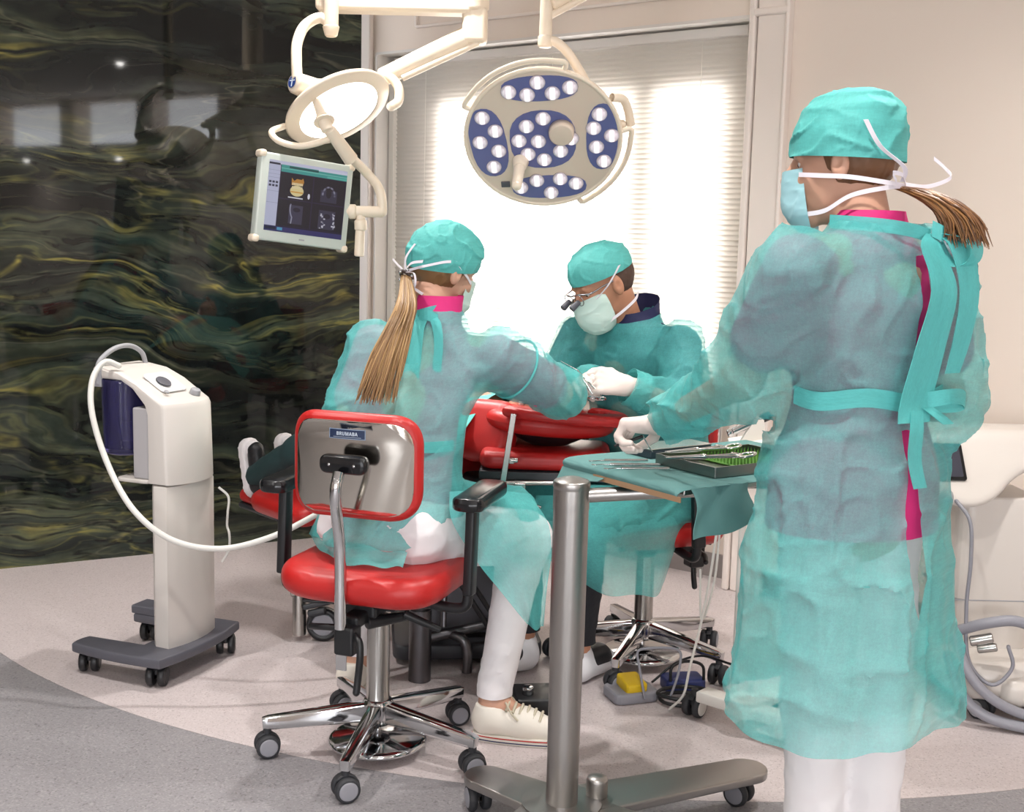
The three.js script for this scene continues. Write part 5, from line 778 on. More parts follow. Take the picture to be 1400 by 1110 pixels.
  strands(o, 'ponytail', [std(new THREE.Color(0x7a5230), 0.4), std(new THREE.Color(0x94683c), 0.4), std(new THREE.Color(0x5e3d24), 0.45)], H.at(0, -0.055, -0.112), [[0.785, 1.512, -2.365], [0.825, 1.487, -2.34], [0.852, 1.455, -2.33]], [0.862, 1.415, -2.33], [0.014, 0.014], [0.042, 0.03], 300, 0.0024, 5, 0.008);
  const cs = stack(H, [[-0.02, 0, -0.010, 0.095, 0.113], [0.06, 0, -0.012, 0.093, 0.110], [0.10, 0, -0.016, 0.085, 0.099], [0.128, 0, -0.02, 0.066, 0.076], [0.143, 0, -0.022, 0.034, 0.04]]);
  obj('surgical_cap', sdfMesh(crumple(cs, 0.006, 17, 4), ...bounds([H.at(0, 0.07, 0)], 0.17), 0.0042, [(x, y, z) => { const p = H.to(x, y, z); return p[1] - 0.006 - 0.10 * p[2]; }]), capM, o);
  faceMask(o, H, maskBlue, 0.006, 0.062);
  const hh = (...p) => H.at(...p);
  strap(o, [hh(0.055, -0.022, 0.075), hh(0.079, -0.028, 0.03), hh(0.086, -0.035, -0.03), hh(0.06, -0.048, -0.095), hh(0.0, -0.052, -0.118)], 0.009, av(H.U));
  strap(o, [hh(0.05, -0.10, 0.06), hh(0.068, -0.095, 0.02), hh(0.082, -0.07, -0.03), hh(0.065, -0.058, -0.09), hh(0.0, -0.052, -0.120)], 0.009, av(H.U));
  strap(o, [hh(0.03, -0.045, -0.118), hh(0.055, -0.02, -0.125), hh(0.085, 0.02, -0.085), hh(0.098, 0.07, -0.06)], 0.009, av(H.F));
  strap(o, [hh(0.01, -0.05, -0.122), hh(-0.01, -0.055, -0.16), hh(-0.03, -0.04, -0.20), hh(-0.04, -0.02, -0.19), hh(-0.03, 0.0, -0.17)], 0.008, av(H.U));
  strap(o, [hh(0.015, -0.05, -0.123), hh(0.05, -0.035, -0.122), hh(0.06, -0.03, -0.105), hh(0.05, -0.045, -0.11)], 0.008, av(H.U));
  // the instrument in her hand
  const it = thing('hand_instrument', 'thin dark instrument held in the gloved fist above the tray', 'instrument'); obj('shaft', rod(V(0.235, 0.945, -2.71), V(0.30, 0.968, -2.72), 0.003, 0.004, 10), M.black, it); obj('tip', rod(V(0.30, 0.968, -2.72), V(0.325, 0.93, -2.73), 0.002, 0.001, 8), M.chrome, it);
}

// ----- seated nurse with a long ponytail -----
{
  const o = person('person with a long blonde ponytail in a teal gown, seated on the red stool');
  const O = [-0.33, 0, -3.22], B = frame(O, [0.31, 0, -0.95]), H = frame([-0.205, 1.322, -3.50], [0.72, -0.26, -0.62], [0.10, 1, 0.12]);
  const Ls = [-0.395, 1.09, -3.46], Le = [-0.455, 0.90, -3.36], Lw = [-0.28, 0.90, -3.60], Rs = [-0.045, 1.075, -3.36], Re = [0.135, 0.965, -3.50], Rw = [0.11, 0.955, -3.73];
  const hipL = [-0.42, 0.625, -3.24], hipR = [-0.25, 0.62, -3.18], knL = [-0.44, 0.575, -3.64], knR = [0.045, 0.555, -3.40], anL = [-0.465, 0.10, -3.61], anR = [-0.035, 0.105, -3.285];
  const limbs = [[[-0.235, 1.15, -3.43], H.at(0, -0.05, -0.03), 0.055, 0.048], [[-0.335, 0.66, -3.21], [-0.28, 0.9, -3.31], 0.125, 0.10], [[-0.28, 0.9, -3.31], [-0.235, 1.08, -3.40], 0.10, 0.10], [Ls, Rs, 0.06, 0.06], [Ls, Le, 0.045, 0.037], [Le, Lw, 0.036, 0.026], [Rs, Re, 0.045, 0.037], [Re, Rw, 0.036, 0.026], [hipL, knL, 0.08, 0.055], [knL, anL, 0.05, 0.034], [hipR, knR, 0.08, 0.055], [knR, anR, 0.05, 0.034], [anL, [-0.44, 0.045, -3.72], 0.033, 0.03], [anR, [0.09, 0.045, -3.27], 0.033, 0.03]];
  bodyMesh(o, H, limbs, skin);
  const topS = [[0.60, 0, 0, 0.17, 0.13], [0.75, 0.0, 0.03, 0.165, 0.125], [0.90, -0.01, 0.10, 0.145, 0.11], [1.02, -0.02, 0.165, 0.16, 0.105], [1.10, -0.03, 0.20, 0.145, 0.09], [1.17, -0.04, 0.22, 0.075, 0.07], [1.26, -0.05, 0.245, 0.062, 0.060]];
  const tf = union([stack(B, topS), cap(Ls, [lerp(Ls[0], Le[0], 0.7), lerp(Ls[1], Le[1], 0.7), lerp(Ls[2], Le[2], 0.7)], 0.066), cap(Rs, [lerp(Rs[0], Re[0], 0.75), lerp(Rs[1], Re[1], 0.75), lerp(Rs[2], Re[2], 0.75)], 0.068)], 0.05);
  obj('scrub_top', sdfMesh(crumple(tf, 0.005, 9, 43), [-0.7, 0.55, -3.8], [0.35, 1.28, -2.95], 0.0105, [(x, y) => y - 0.615, (x, y) => 1.245 - y]), magenta, o);
  const tr = union([cap(hipL, knL, 0.098, 0.078), cap(knL, anL, 0.07, 0.047), cap(hipR, knR, 0.10, 0.078), cap(knR, anR, 0.072, 0.048), cap([-0.42, 0.63, -3.2], [-0.25, 0.63, -3.15], 0.095)], 0.03);
  obj('trousers', sdfMesh(crumple(tr, 0.006, 9, 53, [1, 2.4, 1]), [-0.65, 0.08, -3.85], [0.25, 0.78, -3.0], 0.0095, [(x, y) => y - 0.125]), whiteCloth, o);
  // canvas shoes
  function shoe(heel, toe, ht, stripe) {
    const d = unit([toe[0] - heel[0], 0, toe[2] - heel[2]]), L = Math.hypot(toe[0] - heel[0], toe[2] - heel[2]), S = frame([heel[0], 0, heel[2]], d);
    const mk = (list, k) => union(list.map(q => cap(S.at(...q[0]), S.at(...q[1]), q[2], q[3])), k);
    const up = mk([[[0, 0.055, 0.035], [0, 0.05, L * 0.55], 0.042, 0.042], [[0, 0.05, L * 0.55], [0.0, 0.036, L - 0.045], 0.043, 0.036], [[0, ht, 0.045], [0, 0.06, 0.05], 0.038, 0.040]], 0.03), bp = [S.at(-0.08, 0, -0.05), S.at(0.08, 0.16, L + 0.05), S.at(-0.08, 0, L + 0.05), S.at(0.08, 0, -0.05)];
    const s = obj('shoe', sdfMesh((x, y, z) => Math.max(up(x, y, z), 0.016 - y, y - ht - 0.004), ...bounds(bp, 0.01), 0.005), std(new THREE.Color(0xe9e3d8), 0.7), o);
    const outline = (g) => { const sh = new THREE.Shape(), w = 0.041 + g; for (let k = 0; k <= 40; k++) { const a = k / 40 * 6.283, cy = Math.cos(a), f = cy > 0 ? L / 2 : L / 2, x = (w + 0.002 * cy) * Math.sign(Math.sin(a)) * Math.pow(Math.abs(Math.sin(a)), 0.6), z = L / 2 + (L / 2 + g) * Math.sign(cy) * Math.pow(Math.abs(cy), 0.8); k ? sh.lineTo(x, z) : sh.moveTo(x, z); } return sh; };
    const slab = (g, h, y) => { const e = ext(outline(g), h, 0.002, 2); const m = new THREE.Matrix4().makeBasis(S.L, S.F, S.U.clone().negate()); return e.applyMatrix4(m).translate(heel[0], y, heel[2]); };
    obj('sole', slab(0.004, 0.022, 0.0115), std(new THREE.Color(0xe6e1d8), 0.6), s);
    if (stripe) { obj('red_stripe', slab(0.0055, 0.004, 0.017), std(new THREE.Color(0xb5302c), 0.6), s); obj('blue_stripe', slab(0.0055, 0.004, 0.007), std(new THREE.Color(0x343a5c), 0.6), s); }
    const lace = []; for (let k = 0; k < 6; k++) { const f = L * 0.36 + k * 0.019, y = 0.114 - k * 0.0036 - (k > 3 ? 0.003 * (k - 3) : 0); lace.push(tube([S.at(-0.03, y - 0.020, f), S.at(0, y - 0.001, f + 0.006), S.at(0.03, y - 0.020, f)], 0.0042, 10, 6)); }
    lace.push(tube([S.at(0, 0.105, L * 0.34), S.at(-0.025, 0.115, L * 0.36), S.at(-0.04, 0.095, L * 0.42), S.at(-0.046, 0.075, L * 0.5)], 0.0032, 14, 6), tube([S.at(0, 0.105, L * 0.34), S.at(0.025, 0.115, L * 0.38), S.at(0.04, 0.09, L * 0.44)], 0.0032, 14, 6));
    obj('laces', lace, std(new THREE.Color(0xc4bba6), 0.8), s);
  }
  shoe([-0.085, 0, -3.285], [0.175, 0, -3.245], 0.10, true);
  shoe([-0.485, 0, -3.55], [-0.43, 0, -3.80], 0.10, false);
  // gown
  const fold = (a, y) => 1 + ss(0.95, 0.6, y) * (0.03 * Math.sin(5 * a + 1) + 0.02 * Math.sin(11 * a));
  const body = stack(B, [[0.575, 0.0, 0.015, 0.215, 0.185], [0.68, 0.0, 0.02, 0.205, 0.165], [0.80, -0.0, 0.06, 0.185, 0.145], [0.90, -0.01, 0.10, 0.175, 0.135], [1.02, -0.02, 0.165, 0.185, 0.125], [1.10, -0.03, 0.20, 0.165, 0.105], [1.165, -0.04, 0.215, 0.09, 0.082], [1.205, -0.045, 0.228, 0.076, 0.072]], fold);
  const dl = (a, b, t) => [lerp(a[0], b[0], t), lerp(a[1], b[1], t), lerp(a[2], b[2], t)];
  const arms = limbFold(union([cap(Rs, Re, 0.088, 0.076), cap(Re, Rw, 0.076, 0.05)], 0.03), Rs, Re, 0.007, 11, 231), armL = limbFold(union([cap(Ls, Le, 0.083, 0.078), cap(Le, Lw, 0.078, 0.045)], 0.03), Ls, Le, 0.007, 11, 241);
  const thigh = cap([-0.24, 0.66, -3.24], [0.0, 0.62, -3.40], 0.10, 0.085);
  const gf = crumple((x, y, z) => smin(smin(body(x, y, z), Math.min(arms(x, y, z), armL(x, y, z)), 0.05), thigh(x, y, z), 0.04), 0.010, 8, 61);
  const gown = obj('gown', sdfMesh(gf, [-0.68, 0.52, -3.92], [0.36, 1.25, -2.95], 0.0075, [(x, y, z) => y - (x > -0.27 ? 0.60 + 0.35 * Math.max(0, x + 0.27) * (z > -3.32 ? 1 : 0) : 0.595), (x, y) => 1.205 - y]), gownM, o);
  // front panel falling off the right knee
  obj('gown_panel', sheet([[[-0.16, 0.74, -3.14], [-0.05, 0.73, -3.22], [0.05, 0.70, -3.33]], [[-0.15, 0.67, -3.10], [-0.03, 0.66, -3.14], [0.105, 0.635, -3.28]], [[-0.085, 0.57, -3.09], [0.02, 0.565, -3.13], [0.118, 0.56, -3.22]], [[-0.02, 0.485, -3.10], [0.05, 0.475, -3.14], [0.108, 0.475, -3.18]], [[0.055, 0.385, -3.12], [0.082, 0.368, -3.14], [0.1, 0.372, -3.155]]], 26, 34, 0, (q, u, v) => { q[2] += 0.012 * Math.sin(u * 9 + v * 4) * v; }), gownM, gown);
  obj('gown_panel', sheet([[[-0.55, 0.60, -3.30], [-0.50, 0.61, -3.18], [-0.42, 0.615, -3.08], [-0.33, 0.60, -3.05], [-0.26, 0.60, -3.03]], [[-0.56, 0.575, -3.30], [-0.50, 0.572, -3.14], [-0.42, 0.566, -3.03], [-0.33, 0.565, -3.015], [-0.27, 0.565, -3.01]]], 30, 8, 0, (q, u, v) => { q[1] += 0.004 * Math.sin(u * 22); }), gownM, gown);
  const r = (name, pts, w, side, n = 30) => obj(name, ribbon(pts, w, side, 0.0014, n), ribbonM, gown);
  const Lx = av(B.L);
  r('neck_band', [[-0.185, 1.20, -3.40], [-0.215, 1.205, -3.365], [-0.25, 1.197, -3.355], [-0.285, 1.185, -3.375]], 0.03, [0, 1, 0]);
  r('neck_tie', [[-0.245, 1.195, -3.345], [-0.265, 1.16, -3.318], [-0.275, 1.08, -3.285], [-0.285, 0.98, -3.255], [-0.29, 0.9, -3.225]], [0.03, 0.04, 0.05, 0.055, 0.055], Lx);
  r('neck_tie', [[-0.235, 1.195, -3.345], [-0.215, 1.175, -3.315], [-0.205, 1.12, -3.292], [-0.208, 1.045, -3.268]], [0.03, 0.03, 0.026, 0.026], Lx);
  r('knot', [[-0.262, 1.19, -3.335], [-0.24, 1.195, -3.325], [-0.21, 1.182, -3.33]], 0.03, [0, 1, 0], 10);
  r('waist_tie', [[-0.46, 0.86, -3.16], [-0.40, 0.865, -3.115], [-0.31, 0.86, -3.12], [-0.22, 0.855, -3.15], [-0.155, 0.85, -3.22]], 0.03, [0, 1, 0]);
  { const ax = V(Re[0] - Rs[0], Re[1] - Rs[1], Re[2] - Rs[2]).normalize(), c = dl(Rs, Re, 0.28); obj('sleeve_seam', new THREE.TorusGeometry(0.0885, 0.0035, 8, 60).applyQuaternion(new THREE.Quaternion().setFromUnitVectors(V(0, 0, 1), ax)).translate(...c), ribbonM, gown); }
  const hL = handPrims(Lw, [0.6, -0.05, -0.8], [0, 1, 0], 1, [0.5, 0.5, 0.6, 0.6], 0.0), hR = handPrims(Rw, [-0.3, -0.2, -0.9], [0, 1, 0.1], -1, [0.5, 0.5, 0.6, 0.6], 0.0);
  obj('glove', sdfMesh(hL.f, ...bounds(hL.pts, 0.03), 0.0045), glove, o); obj('glove', sdfMesh(hR.f, ...bounds(hR.pts, 0.03), 0.0045), glove, o);
  // hair pulled back into a ponytail
  const hairM = std(new THREE.Color(0x7c5c3c), 0.42), hf = crumple(ell(H, [0, 0.015, -0.018], [0.080, 0.098, 0.099]), 0.003, 45, 71, [1, 0.4, 1]);
  obj('hair', sdfMesh(hf, ...bounds([H.at(0, 0, 0)], 0.15), 0.005, [(x, y, z) => { const p = H.to(x, y, z); return 0.018 - p[2] + 0.25 * p[1]; }, (x, y, z) => { const p = H.to(x, y, z); return p[1] + 0.062 + 0.35 * Math.max(0, p[2] + 0.03); }]), hairM, o);
  const root = H.at(0.0, -0.058, -0.118);
  strands(o, 'ponytail', [std(new THREE.Color(0x94744e), 0.4), std(new THREE.Color(0x7c5e3e), 0.4), std(new THREE.Color(0xac8a5e), 0.4)], root, [[-0.292, 1.21, -3.255], [-0.322, 1.13, -3.215], [-0.345, 1.05, -3.185]], [-0.368, 0.962, -3.17], [0.012, 0.012], [0.056, 0.022], 300, 0.0028, 9, 0.0025);
  const tie = obj('hair_tie', new THREE.TorusGeometry(0.016, 0.006, 10, 24).lookAt(V(-0.5, -0.6, 0.6)).translate(...root), std(new THREE.Color(0x3a2c28), 0.4), o);
  for (let k = 0; k < 5; k++) { const a = k * 1.25; obj('bead', new THREE.SphereGeometry(0.0055, 12, 10).translate(root[0] + 0.018 * Math.cos(a), root[1] + 0.018 * Math.sin(a), root[2] + 0.014), M.chrome, tie); }
  headCap(o, H, [0, 0.032, -0.014], [0.094, 0.104, 0.115], [0, -0.003, 0], [0, 1, -0.24], 14, capM, 0.007);
  faceMask(o, H, maskM, 0.006, 0.05);
  const hh = (...p) => H.at(...p);
  strap(o, [hh(-0.055, -0.02, 0.07), hh(-0.08, 0.0, 0.02), hh(-0.088, 0.022, -0.04), hh(-0.055, -0.015, -0.105), hh(0.0, -0.045, -0.122)], 0.008, av(H.U));
  strap(o, [hh(-0.052, -0.10, 0.05), hh(-0.066, -0.115, 0.0), hh(-0.06, -0.10, -0.05), hh(-0.02, -0.085, -0.09), hh(0.03, -0.08, -0.09)], 0.008, av(H.U));
  strap(o, [hh(0.0, -0.045, -0.125), hh(0.005, -0.01, -0.133), hh(-0.012, 0.035, -0.13)], 0.008, av(H.L));
  strap(o, [hh(0.0, -0.045, -0.125), hh(-0.025, -0.02, -0.13), hh(-0.06, -0.005, -0.12)], 0.008, av(H.U));
  strap(o, [hh(-0.01, -0.05, -0.128), hh(-0.04, -0.045, -0.122), hh(-0.045, -0.075, -0.11), hh(-0.02, -0.10, -0.105)], 0.007, av(H.F));
  strap(o, [hh(0.01, -0.045, -0.128), hh(0.06, -0.03, -0.13), hh(0.10, -0.025, -0.11)], 0.005, av(H.U));
}

// ----- surgeon -----
{
  const o = person('person in loupes, navy collar and teal gown, seated and looking down at gloved hands');
  const O = [0.475, 0, -3.93], C = frame(O, [-0.65, 0, 0.76]), H = frame([0.272, 1.278, -3.765], [-0.80, -0.42, 0.40], [-0.25, 1, 0.1]);
  const Ls = [0.515, 1.095, -3.72], Le = [0.515, 0.905, -3.60], Lw = [0.345, 0.985, -3.535], Rs = [0.215, 1.10, -3.94], Re = [0.12, 0.905, -3.83], Rw = [0.235, 0.985, -3.655];
  const hipL = [0.53, 0.60, -3.83], hipR = [0.40, 0.60, -3.97], knL = [0.235, 0.59, -3.56], knR = [0.05, 0.58, -3.80], anL = [0.235, 0.10, -3.74], anR = [0.06, 0.10, -3.84];
  const limbs = [[[0.37, 1.10, -3.84], H.at(0, -0.05, -0.03), 0.06, 0.054], [[0.46, 0.66, -3.91], [0.42, 0.9, -3.87], 0.13, 0.115], [[0.42, 0.9, -3.87], [0.38, 1.02, -3.835], 0.115, 0.10], [add(Ls, [0, -0.03, 0]), add(Rs, [0, -0.03, 0]), 0.06, 0.06], [Ls, Le, 0.048, 0.04], [Le, Lw, 0.04, 0.028], [Rs, Re, 0.048, 0.04], [Re, Rw, 0.04, 0.028], [hipL, knL, 0.085, 0.06], [knL, anL, 0.053, 0.036], [hipR, knR, 0.085, 0.06], [knR, anR, 0.053, 0.036]];
  bodyMesh(o, H, limbs, skinDark);
  const tf = union([stack(C, [[0.58, 0, 0, 0.18, 0.15], [0.80, 0, 0.03, 0.175, 0.14], [0.95, 0, 0.09, 0.175, 0.13], [1.06, 0, 0.13, 0.165, 0.105], [1.13, 0, 0.145, 0.115, 0.088], [1.18, 0, 0.148, 0.08, 0.076], [1.25, 0, 0.145, 0.076, 0.074]]), cap(Ls, [lerp(Ls[0], Le[0], 0.7), lerp(Ls[1], Le[1], 0.7), lerp(Ls[2], Le[2], 0.7)], 0.066), cap(Rs, Re, 0.066)], 0.05);
  obj('scrub_top', sdfMesh(crumple(tf, 0.005, 9, 83), [0.0, 0.55, -4.2], [0.75, 1.26, -3.45], 0.0105, [(x, y, z) => 1.215 - 0.42 * (C.to(x, y, z)[2] - 0.15) - y]), navy, o);
  const tr = union([cap(hipL, knL, 0.095, 0.075), cap(knL, anL, 0.068, 0.05), cap(hipR, knR, 0.095, 0.075), cap(knR, anR, 0.068, 0.05)], 0.03);
  obj('trousers', sdfMesh(crumple(tr, 0.005, 9, 93, [1, 2, 1]), [-0.1, 0.08, -4.15], [0.7, 0.74, -3.4], 0.011, [(x, y) => y - 0.14]), blackCloth, o);
  for (const [a, t] of [[anL, [0.32, 0.045, -3.83]], [anR, [-0.04, 0.045, -3.76]]]) {
    const s = obj('shoe', sdfMesh((x, y, z) => Math.max(union([cap([a[0], 0.05, a[2]], t, 0.048, 0.042), cap([a[0], 0.1, a[2]], [a[0], 0.05, a[2]], 0.04)], 0.03)(x, y, z), 0.004 - y), ...bounds([a, t, [a[0], 0, a[2]]], 0.07), 0.006), std(new THREE.Color(0xdedde0), 0.5), o);
    obj('shoe_strap', sdfMesh(cap([lerp(a[0], t[0], 0.55) - 0.02, 0.06, lerp(a[2], t[2], 0.55) + 0.02], [lerp(a[0], t[0], 0.55) + 0.02, 0.06, lerp(a[2], t[2], 0.55) - 0.02], 0.047), ...bounds([[lerp(a[0], t[0], 0.55), 0.06, lerp(a[2], t[2], 0.55)]], 0.09), 0.006, [(x, y) => y - 0.055]), M.black, s);
  }
  const body = stack(C, [[0.56, 0, 0.0, 0.225, 0.20], [0.70, 0, 0.01, 0.21, 0.18], [0.85, 0, 0.05, 0.198, 0.16], [0.97, 0, 0.095, 0.198, 0.148], [1.06, 0, 0.13, 0.185, 0.122], [1.12, 0, 0.145, 0.145, 0.10], [1.17, 0.0, 0.148, 0.10, 0.088], [1.22, 0, 0.15, 0.084, 0.08]]);
  const aL = limbFold(union([cap(Ls, Le, 0.082, 0.076), cap(Le, Lw, 0.074, 0.052)], 0.03), Ls, Le, 0.008, 12, 251), aR = union([cap(Rs, Re, 0.08, 0.074), cap(Re, Rw, 0.072, 0.042)], 0.03), lap = union([cap(hipL, knL, 0.115, 0.09), cap(hipR, knR, 0.115, 0.09), cap([0.14, 0.60, -3.7], [0.42, 0.60, -3.88], 0.10)], 0.08);
  const gf = crumple((x, y, z) => smin(smin(body(x, y, z), lap(x, y, z), 0.05), Math.min(aL(x, y, z), aR(x, y, z)), 0.04), 0.010, 8, 101);
  const dw = unit([Lw[0] - Le[0], Lw[1] - Le[1], Lw[2] - Le[2]]);
  const gown = obj('gown', sdfMesh(gf, [-0.1, 0.48, -4.25], [0.78, 1.22, -3.38], 0.0085, [(x, y) => y - 0.53, (x, y, z) => 1.185 - 0.30 * (C.to(x, y, z)[2] - 0.15) - y, (x, y, z) => Math.hypot(x - Lw[0], y - Lw[1], z - Lw[2]) > 0.12 ? 1 : 0.008 - ((x - Lw[0]) * dw[0] + (y - Lw[1]) * dw[1] + (z - Lw[2]) * dw[2])]), gownM, o);
  obj('cuff', sdfMesh(crumple(cap(add(Lw, dw, -0.035), add(Lw, dw, 0.0), 0.058, 0.05), 0.005, 40, 19), ...bounds([Lw], 0.12), 0.005, [(x, y, z) => 0.006 - ((x - Lw[0]) * dw[0] + (y - Lw[1]) * dw[1] + (z - Lw[2]) * dw[2]), (x, y, z) => 0.05 + ((x - Lw[0]) * dw[0] + (y - Lw[1]) * dw[1] + (z - Lw[2]) * dw[2])]), gownM, gown);
  obj('gown_skirt', sheet([[[0.08, 0.64, -3.60], [0.20, 0.665, -3.475], [0.34, 0.655, -3.56], [0.46, 0.64, -3.66], [0.585, 0.63, -3.76]], [[0.07, 0.55, -3.58], [0.20, 0.55, -3.455], [0.34, 0.55, -3.54], [0.46, 0.55, -3.64], [0.58, 0.55, -3.76]], [[0.10, 0.47, -3.58], [0.23, 0.45, -3.47], [0.35, 0.44, -3.56], [0.46, 0.43, -3.65], [0.54, 0.46, -3.74]], [[0.16, 0.42, -3.59], [0.27, 0.36, -3.52], [0.37, 0.34, -3.58], [0.45, 0.315, -3.65], [0.505, 0.34, -3.72]]], 40, 30, 0, (q, u, v) => { q[2] += 0.012 * Math.sin(u * 16 + 1) * (0.3 + v); q[0] += 0.006 * Math.sin(u * 11) * v; }), gownM, gown);
  const hL = handPrims(add(Lw, dw, 0.01), [-0.95, 0.12, 0.0], [-0.1, 0.55, 0.8], 1, [0.75, 0.8, 0.85, 0.85], 0.0), hR = handPrims(Rw, [-0.25, 0.15, 0.9], [-0.6, 0.75, 0.1], -1, [0.7, 0.75, 0.8, 0.8], 0.0);
  obj('glove', sdfMesh(hL.f, ...bounds(hL.pts, 0.03), 0.0035), glove, o); obj('glove', sdfMesh(hR.f, ...bounds(hR.pts, 0.03), 0.004), glove, o);
  const hf = crumple(ell(H, [0, 0.02, -0.018], [0.077, 0.09, 0.097]), 0.002, 60, 111);
  obj('hair', sdfMesh(hf, ...bounds([H.at(0, 0, 0)], 0.15), 0.005, [(x, y, z) => { const p = H.to(x, y, z); return -0.02 - p[2] + 0.25 * p[1]; }, (x, y, z) => H.to(x, y, z)[1] + 0.045]), std(new THREE.Color(0x4a352b), 0.6), o);
  headCap(o, H, [0, 0.045, -0.008], [0.088, 0.086, 0.110], [0, 0.030, 0], [0, 1, -0.02], 24, capM, 0.006);
  faceMask(o, H, maskM, 0.008);
  const hh = (...p) => H.at(...p);
  strap(o, [hh(0.058, -0.018, 0.07), hh(0.076, 0.005, 0.03), hh(0.083, 0.03, -0.005), hh(0.087, 0.05, -0.03)], 0.009, av(H.F));
  strap(o, [hh(0.055, -0.10, 0.05), hh(0.066, -0.09, 0.005), hh(0.068, -0.075, -0.05), hh(0.04, -0.065, -0.085)], 0.009, av(H.U));
  // loupes
  const lp = thing('surgical_loupes', 'silver framed magnifying loupes worn over the face mask', 'loupes'), lf = std(new THREE.Color(0x9c9aa0), 0.25, 1);
  obj('frame', [tube([hh(0.078, 0.012, -0.01), hh(0.074, 0.012, 0.04), hh(0.066, 0.008, 0.088), hh(0.035, 0.014, 0.112), hh(0, 0.012, 0.122), hh(-0.035, 0.014, 0.112), hh(-0.066, 0.008, 0.088), hh(-0.074, 0.012, 0.04)], 0.0026, 50, 8), ...[1, -1].map(s => new THREE.TorusGeometry(0.021, 0.0016, 8, 28).scale(1.15, 0.85, 1).applyQuaternion(frame3(H.F, H.U)).translate(...hh(s * 0.033, -0.004, 0.112)))], lf, lp);
  for (const s of [1, -1]) { const q = frame3(H.F, H.U); obj('lens', new THREE.CircleGeometry(0.02, 24).scale(1.15, 0.85, 1).applyQuaternion(q).translate(...hh(s * 0.033, -0.004, 0.112)), phys({ color: 0xffffff, transmission: 1, thickness: 0, roughness: 0, side: THREE.DoubleSide }), lp); obj('telescope', [rod(V(...hh(s * 0.03, -0.008, 0.112)), V(...hh(s * 0.027, -0.018, 0.146)), 0.0085, 0.011, 18)], M.charcoal, lp); }
  const sc = thing('surgical_forceps', 'ringed steel forceps held in the surgeon\'s gloved fingers', 'forceps');
  obj('ring_handle', [new THREE.TorusGeometry(0.012, 0.0025, 8, 24).rotateX(1.2).translate(0.235, 0.955, -3.50), new THREE.TorusGeometry(0.012, 0.0025, 8, 24).rotateX(1.1).translate(0.262, 0.952, -3.505)], M.chrome, sc); obj('shank', [rod(V(0.235, 0.965, -3.5), V(0.19, 1.03, -3.54), 0.0024), rod(V(0.262, 0.962, -3.505), V(0.19, 1.028, -3.545), 0.0024), rod(V(0.19, 1.03, -3.54), V(0.14, 1.055, -3.55), 0.002, 0.001)], M.chrome, sc);
}

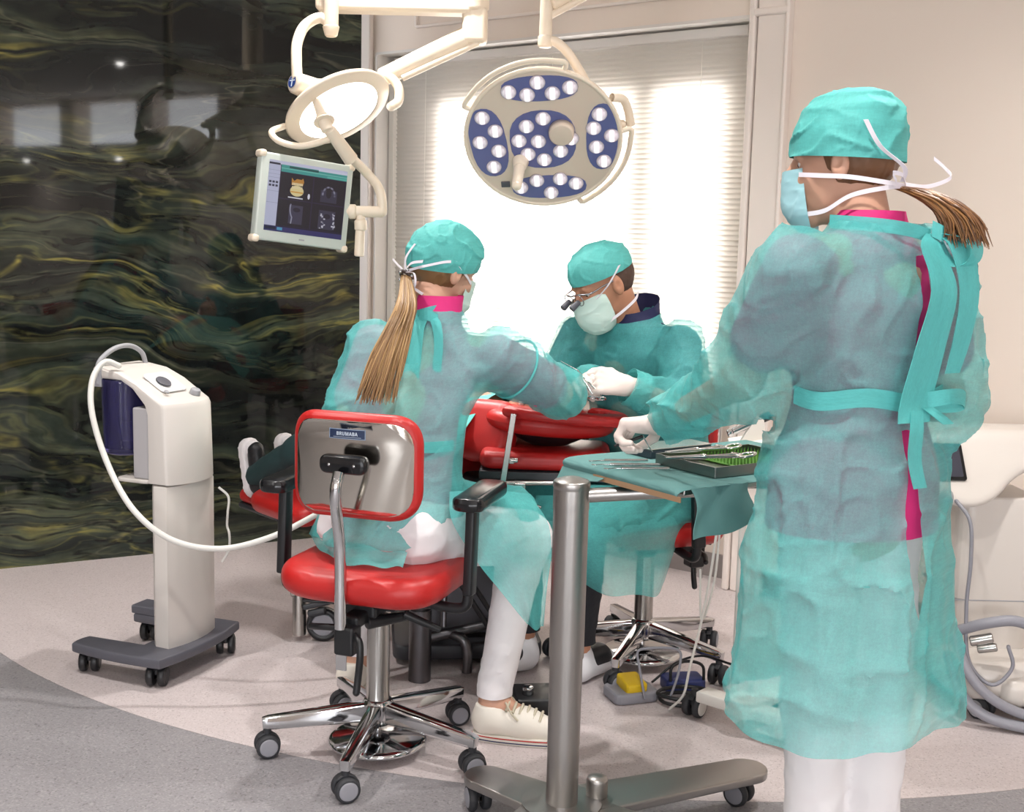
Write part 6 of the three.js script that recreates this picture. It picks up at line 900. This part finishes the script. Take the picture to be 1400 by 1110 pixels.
// ----- patient on the operating chair -----
{
  const o = person('person lying on the operating chair, dark trousers and black and white sneakers');
  const H = frame([0.11, 0.905, -3.80], [-0.1, 0.98, 0.15], [0.75, 0.15, 0.55]);
  const sh = [-0.10, 0.80, -3.93], hip = [-0.46, 0.715, -4.17], kn = [-0.69, 0.63, -4.37], an = [-0.895, 0.50, -4.545], off = [0.06, 0, -0.075];
  const P = (p, s) => add(p, off, s);
  const limbs = [[[-0.02, 0.82, -3.88], H.at(0, -0.06, -0.03), 0.055, 0.05], [sh, hip, 0.11, 0.11], [P(sh, 1.6), P(sh, -1.6), 0.07, 0.07], [P(sh, 2.1), [-0.28, 0.73, -4.22], 0.04, 0.035], [P(sh, -2.1), [-0.38, 0.74, -3.92], 0.04, 0.035], [P(hip, 1.1), P(kn, 1.1), 0.075, 0.055], [P(kn, 1.1), P(an, 0.9), 0.05, 0.035], [P(hip, -1.1), P(kn, -1.1), 0.075, 0.055], [P(kn, -1.1), P(an, -0.9), 0.05, 0.035]];
  bodyMesh(o, H, limbs, skin);
  obj('trousers', sdfMesh(crumple(union([cap(P(hip, 1), P(kn, 1.1), 0.085, 0.065), cap(P(kn, 1.1), P(an, 0.9), 0.062, 0.05), cap(P(hip, -1), P(kn, -1.1), 0.085, 0.065), cap(P(kn, -1.1), P(an, -0.9), 0.062, 0.05)], 0.03), 0.004, 9, 121), ...bounds([hip, kn, an], 0.22), 0.012), std(new THREE.Color(0x1f3a3c), 0.8), o);
  for (const s of [0.9, -0.9]) {
    const a = P(an, s), S = frame(a, [-0.18, 0.95, -0.12], [-0.75, -0.1, -0.6]);
    const up = union([cap(S.at(0, 0.0, -0.03), S.at(0, -0.005, 0.10), 0.036, 0.032), cap(S.at(0, 0.0, -0.03), S.at(0, -0.05, -0.02), 0.036, 0.034)], 0.03);
    const sn = obj('sneaker', sdfMesh((x, y, z) => Math.max(up(x, y, z), S.to(x, y, z)[1] - 0.022), ...bounds([a], 0.17), 0.006), M.black, o);
    obj('sole', sdfMesh((x, y, z) => { const p = S.to(x, y, z); return Math.max(cap([0, 0, -0.035], [0, 0, 0.105], 0.044, 0.040)(p[0], 0, p[2]), Math.abs(p[1] - 0.030) - 0.012) - 0.004; }, ...bounds([a], 0.19), 0.006), whiteCloth, sn);
    obj('toe_cap', sdfMesh(cap(S.at(0, 0.004, 0.098), S.at(0, 0.004, 0.108), 0.031, 0.030), ...bounds([S.at(0, 0, 0.09)], 0.07), 0.006, [(x, y, z) => 0.02 - S.to(x, y, z)[1]]), whiteCloth, sn);
    obj('laces', [-0.01, 0.015, 0.04].map(f => tube([S.at(-0.03, -0.02, f), S.at(0, -0.042, f + 0.01), S.at(0.03, -0.02, f)], 0.004, 10, 6)), whiteCloth, sn);
  }
  const dr = thing('patient_drape', 'teal surgical drape covering the lying patient', 'drape');
  const rows = []; for (let k = 0; k <= 6; k++) { const t = k / 6, c = [lerp(0.0, -0.50, t), lerp(0.925, 0.82, t), lerp(-3.88, -4.21, t)], n = [0.6, 0, -0.8]; rows.push([-0.32, -0.24, -0.14, 0, 0.14, 0.24, 0.32].map((w, i) => [c[0] + n[0] * w, c[1] - (Math.abs(w) > 0.2 ? 0.10 + (Math.abs(w) > 0.3 ? 0.12 : 0) : Math.abs(w) * 0.2), c[2] + n[2] * w])); }
  obj('sheet_cloth', sheet(rows, 40, 40, 0.0012, (q, u, v) => { q[1] += 0.006 * Math.sin(u * 21 + v * 6); }), std(new THREE.Color(0x5fb8ae), 0.8, 0, { side: THREE.DoubleSide }), dr);
}
renderer.render(scene, camera);
